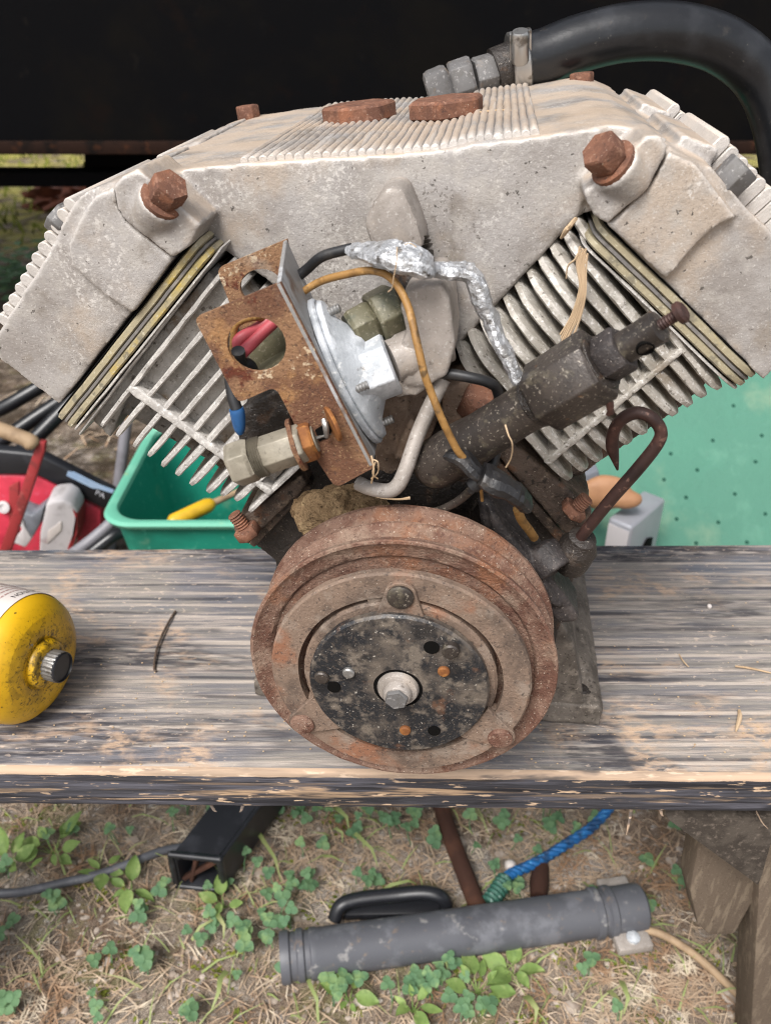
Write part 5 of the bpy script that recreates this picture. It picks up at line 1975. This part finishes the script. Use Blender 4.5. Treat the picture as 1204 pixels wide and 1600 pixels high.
g = Soup()
for (x0, y0, x1, y1, w) in ((375, 1250, 395, 1280, .006), (395, 1285, 440, 1380, .006), (520, 1265, 545, 1300, .007), (545, 1300, 590, 1355, .006), (520, 1300, 535, 1320, .005), (355, 1520, 330, 1580, .007), (340, 1430, 350, 1470, .006),
                           (970, 1530, 975, 1580, .007), (950, 1545, 970, 1590, .006), (590, 1400, 650, 1385, .005), (820, 1555, 835, 1600, .008), (480, 1525, 495, 1590, .005), (300, 1470, 340, 1440, .004), (380, 1450, 370, 1500, .006)):
    a, b = on_ground(x0, y0, .012), on_ground(x1, y1, .016)
    g.strip([a, a.lerp(b, .35) + V((0, 0, .012)), a.lerp(b, .7) + V((.004, 0, .012)), b], w, V((0, -.3, 1)))
for _ in range(260):
    q = on_ground(random.uniform(-20, 1220), random.uniform(1255, 1620))
    t = random.uniform(0, 6.28)
    l_ = random.uniform(.015, .05)
    d = V((math.cos(t), math.sin(t), 0)) * l_
    g.strip([q, q + d * .4 + V((0, 0, l_ * .3)), q + d + V((0, 0, l_ * .35))], random.uniform(.0012, .003), V((0, -.3, 1)))
tag(add('green_grass', g.mesh('green_grass'), 'grass'), 'sparse green grass blades on the earth', kind='stuff')

g = Soup()
for _ in range(4200):
    px, py = random.uniform(-40, 1240), random.uniform(1240, 1640)
    if random.random() < .45:
        cx, cy, s = random.choice(((470, 1350, 70), (600, 1350, 60), (860, 1350, 40), (990, 1560, 60), (70, 1560, 60), (930, 1480, 80), (1000, 1380, 60), (330, 1330, 60), (1080, 1530, 40), (520, 1300, 80), (720, 1310, 80), (150, 1300, 80), (950, 1310, 60)))
        px, py = random.gauss(cx, s), random.gauss(cy, s * .6)
    q = on_ground(px, py, .001)
    t = random.uniform(0, 6.28)
    l_ = random.uniform(.008, .05)
    d = V((math.cos(t), math.sin(t), 0)) * l_
    hh = random.uniform(0, .4) ** 2 * l_
    s = V((-d.y, d.x, 0)) * random.uniform(-.25, .25)
    g.strip([q, q + d * .35 + s * .7 + V((0, 0, hh + .001)), q + d * .7 + s + V((0, 0, hh + .002)), q + d + V((0, 0, .002))], random.uniform(.0006, .0019), V((0, -.3, 1)))
for _ in range(700):
    q0 = V((random.uniform(-1.6, 1.4), random.uniform(.7, 4.5), 0))
    q = V((q0.x, q0.y, ground_z(q0.x, q0.y)))
    t = random.uniform(0, 6.28)
    l_ = random.uniform(.03, .12)
    d = V((math.cos(t), math.sin(t), 0)) * l_
    g.strip([q, q + d * .5 + V((0, 0, .02)), q + d + V((0, 0, .01))], .004, V((0, -.3, 1)))
tag(add('dry_grass', g.mesh('dry_grass'), 'dry'), 'dry brown grass litter over the earth', kind='stuff')

bm = nb()
for _ in range(900):
    q = on_ground(random.uniform(-40, 1240), random.uniform(1240, 1640), .0005)
    s = random.uniform(.0012, .0045) * (1 if random.random() < .9 else 2)
    rr_ = bmesh.ops.create_icosphere(bm, subdivisions=1, radius=s)
    k = V((random.uniform(.7, 1.4), random.uniform(.7, 1.4), random.uniform(.4, .8)))
    for v in rr_['verts']:
        v.co = V((v.co.x * k.x, v.co.y * k.y, v.co.z * k.z)) + q
tag(add('gravel', bm, 'grit'), 'small grit and crumbs of earth', kind='stuff')

# moss and far grass seen under the truck
g = Soup()
for _ in range(5000):
    x, y = random.uniform(-4.5, .3), random.uniform(3.3, 9.5)
    q = V((x, y, ground_z(x, y)))
    l_ = random.uniform(.03, .10)
    t = random.uniform(0, 6.28)
    d = V((math.cos(t), math.sin(t), 0)) * l_ * .7
    g.strip([q, q + d * .5 + V((0, 0, l_ * .5)), q + d + V((0, 0, l_ * .6))], .012, V((0, -.3, 1)))
tag(add('far_grass', g.mesh('far_grass'), 'moss'), 'mossy yellow green grass seen beneath the truck', kind='stuff')
g = Soup()
for _ in range(220):
    x, y = random.gauss(-1.15, .16), random.gauss(2.75, .2)
    q = V((x, y, ground_z(x, y)))
    for k in range(3):
        t = random.uniform(0, 6.28)
        b = q + V((random.uniform(-.04, .04), random.uniform(-.04, .04), random.uniform(.02, .10)))
        g.leaf(b, V((math.cos(t), math.sin(t), .3)), V((0, -.2, 1)), .05, .03, 0, .2, 3)
o = add('ivy_patch', g.mesh('ivy_patch'), 'clover')
tag(o, 'dark green low plants on the ground left of the compressor', kind='stuff')
bm = nb()
for k in range(1):
    x, y = random.gauss(-1.62, .12), random.gauss(3.75, .12)
    blob(bm, V((x, y, ground_z(x, y) + .03)), .15, 4, .6, 20, (1.3, 1, .5), k)
tag(add('leaf_pile', bm, 'leaf_litter'), 'reddish brown leaf pile on the grass beyond the truck', 'leaf pile')
# moss tufts and tiny creeping leaves near the bench
g = Soup()
random.seed(5)
for _ in range(55):
    cx, cy = random.uniform(0, 1150), random.uniform(1260, 1620)
    sp = random.uniform(6, 26)
    for _ in range(random.randint(8, 34)):
        q = on_ground(random.gauss(cx, sp), random.gauss(cy, sp * .7), .0005)
        t = random.uniform(0, 6.28)
        l_ = random.uniform(.003, .008)
        g.leaf(q, V((math.cos(t), math.sin(t), random.uniform(.1, 1.2))), V((0, -.3, 1)), l_, l_ * .55, 0, .2, 2)
tag(add('moss_tufts', g.mesh('moss_tufts'), 'moss'), 'yellow green moss and tiny creeping leaves on the earth', kind='stuff')
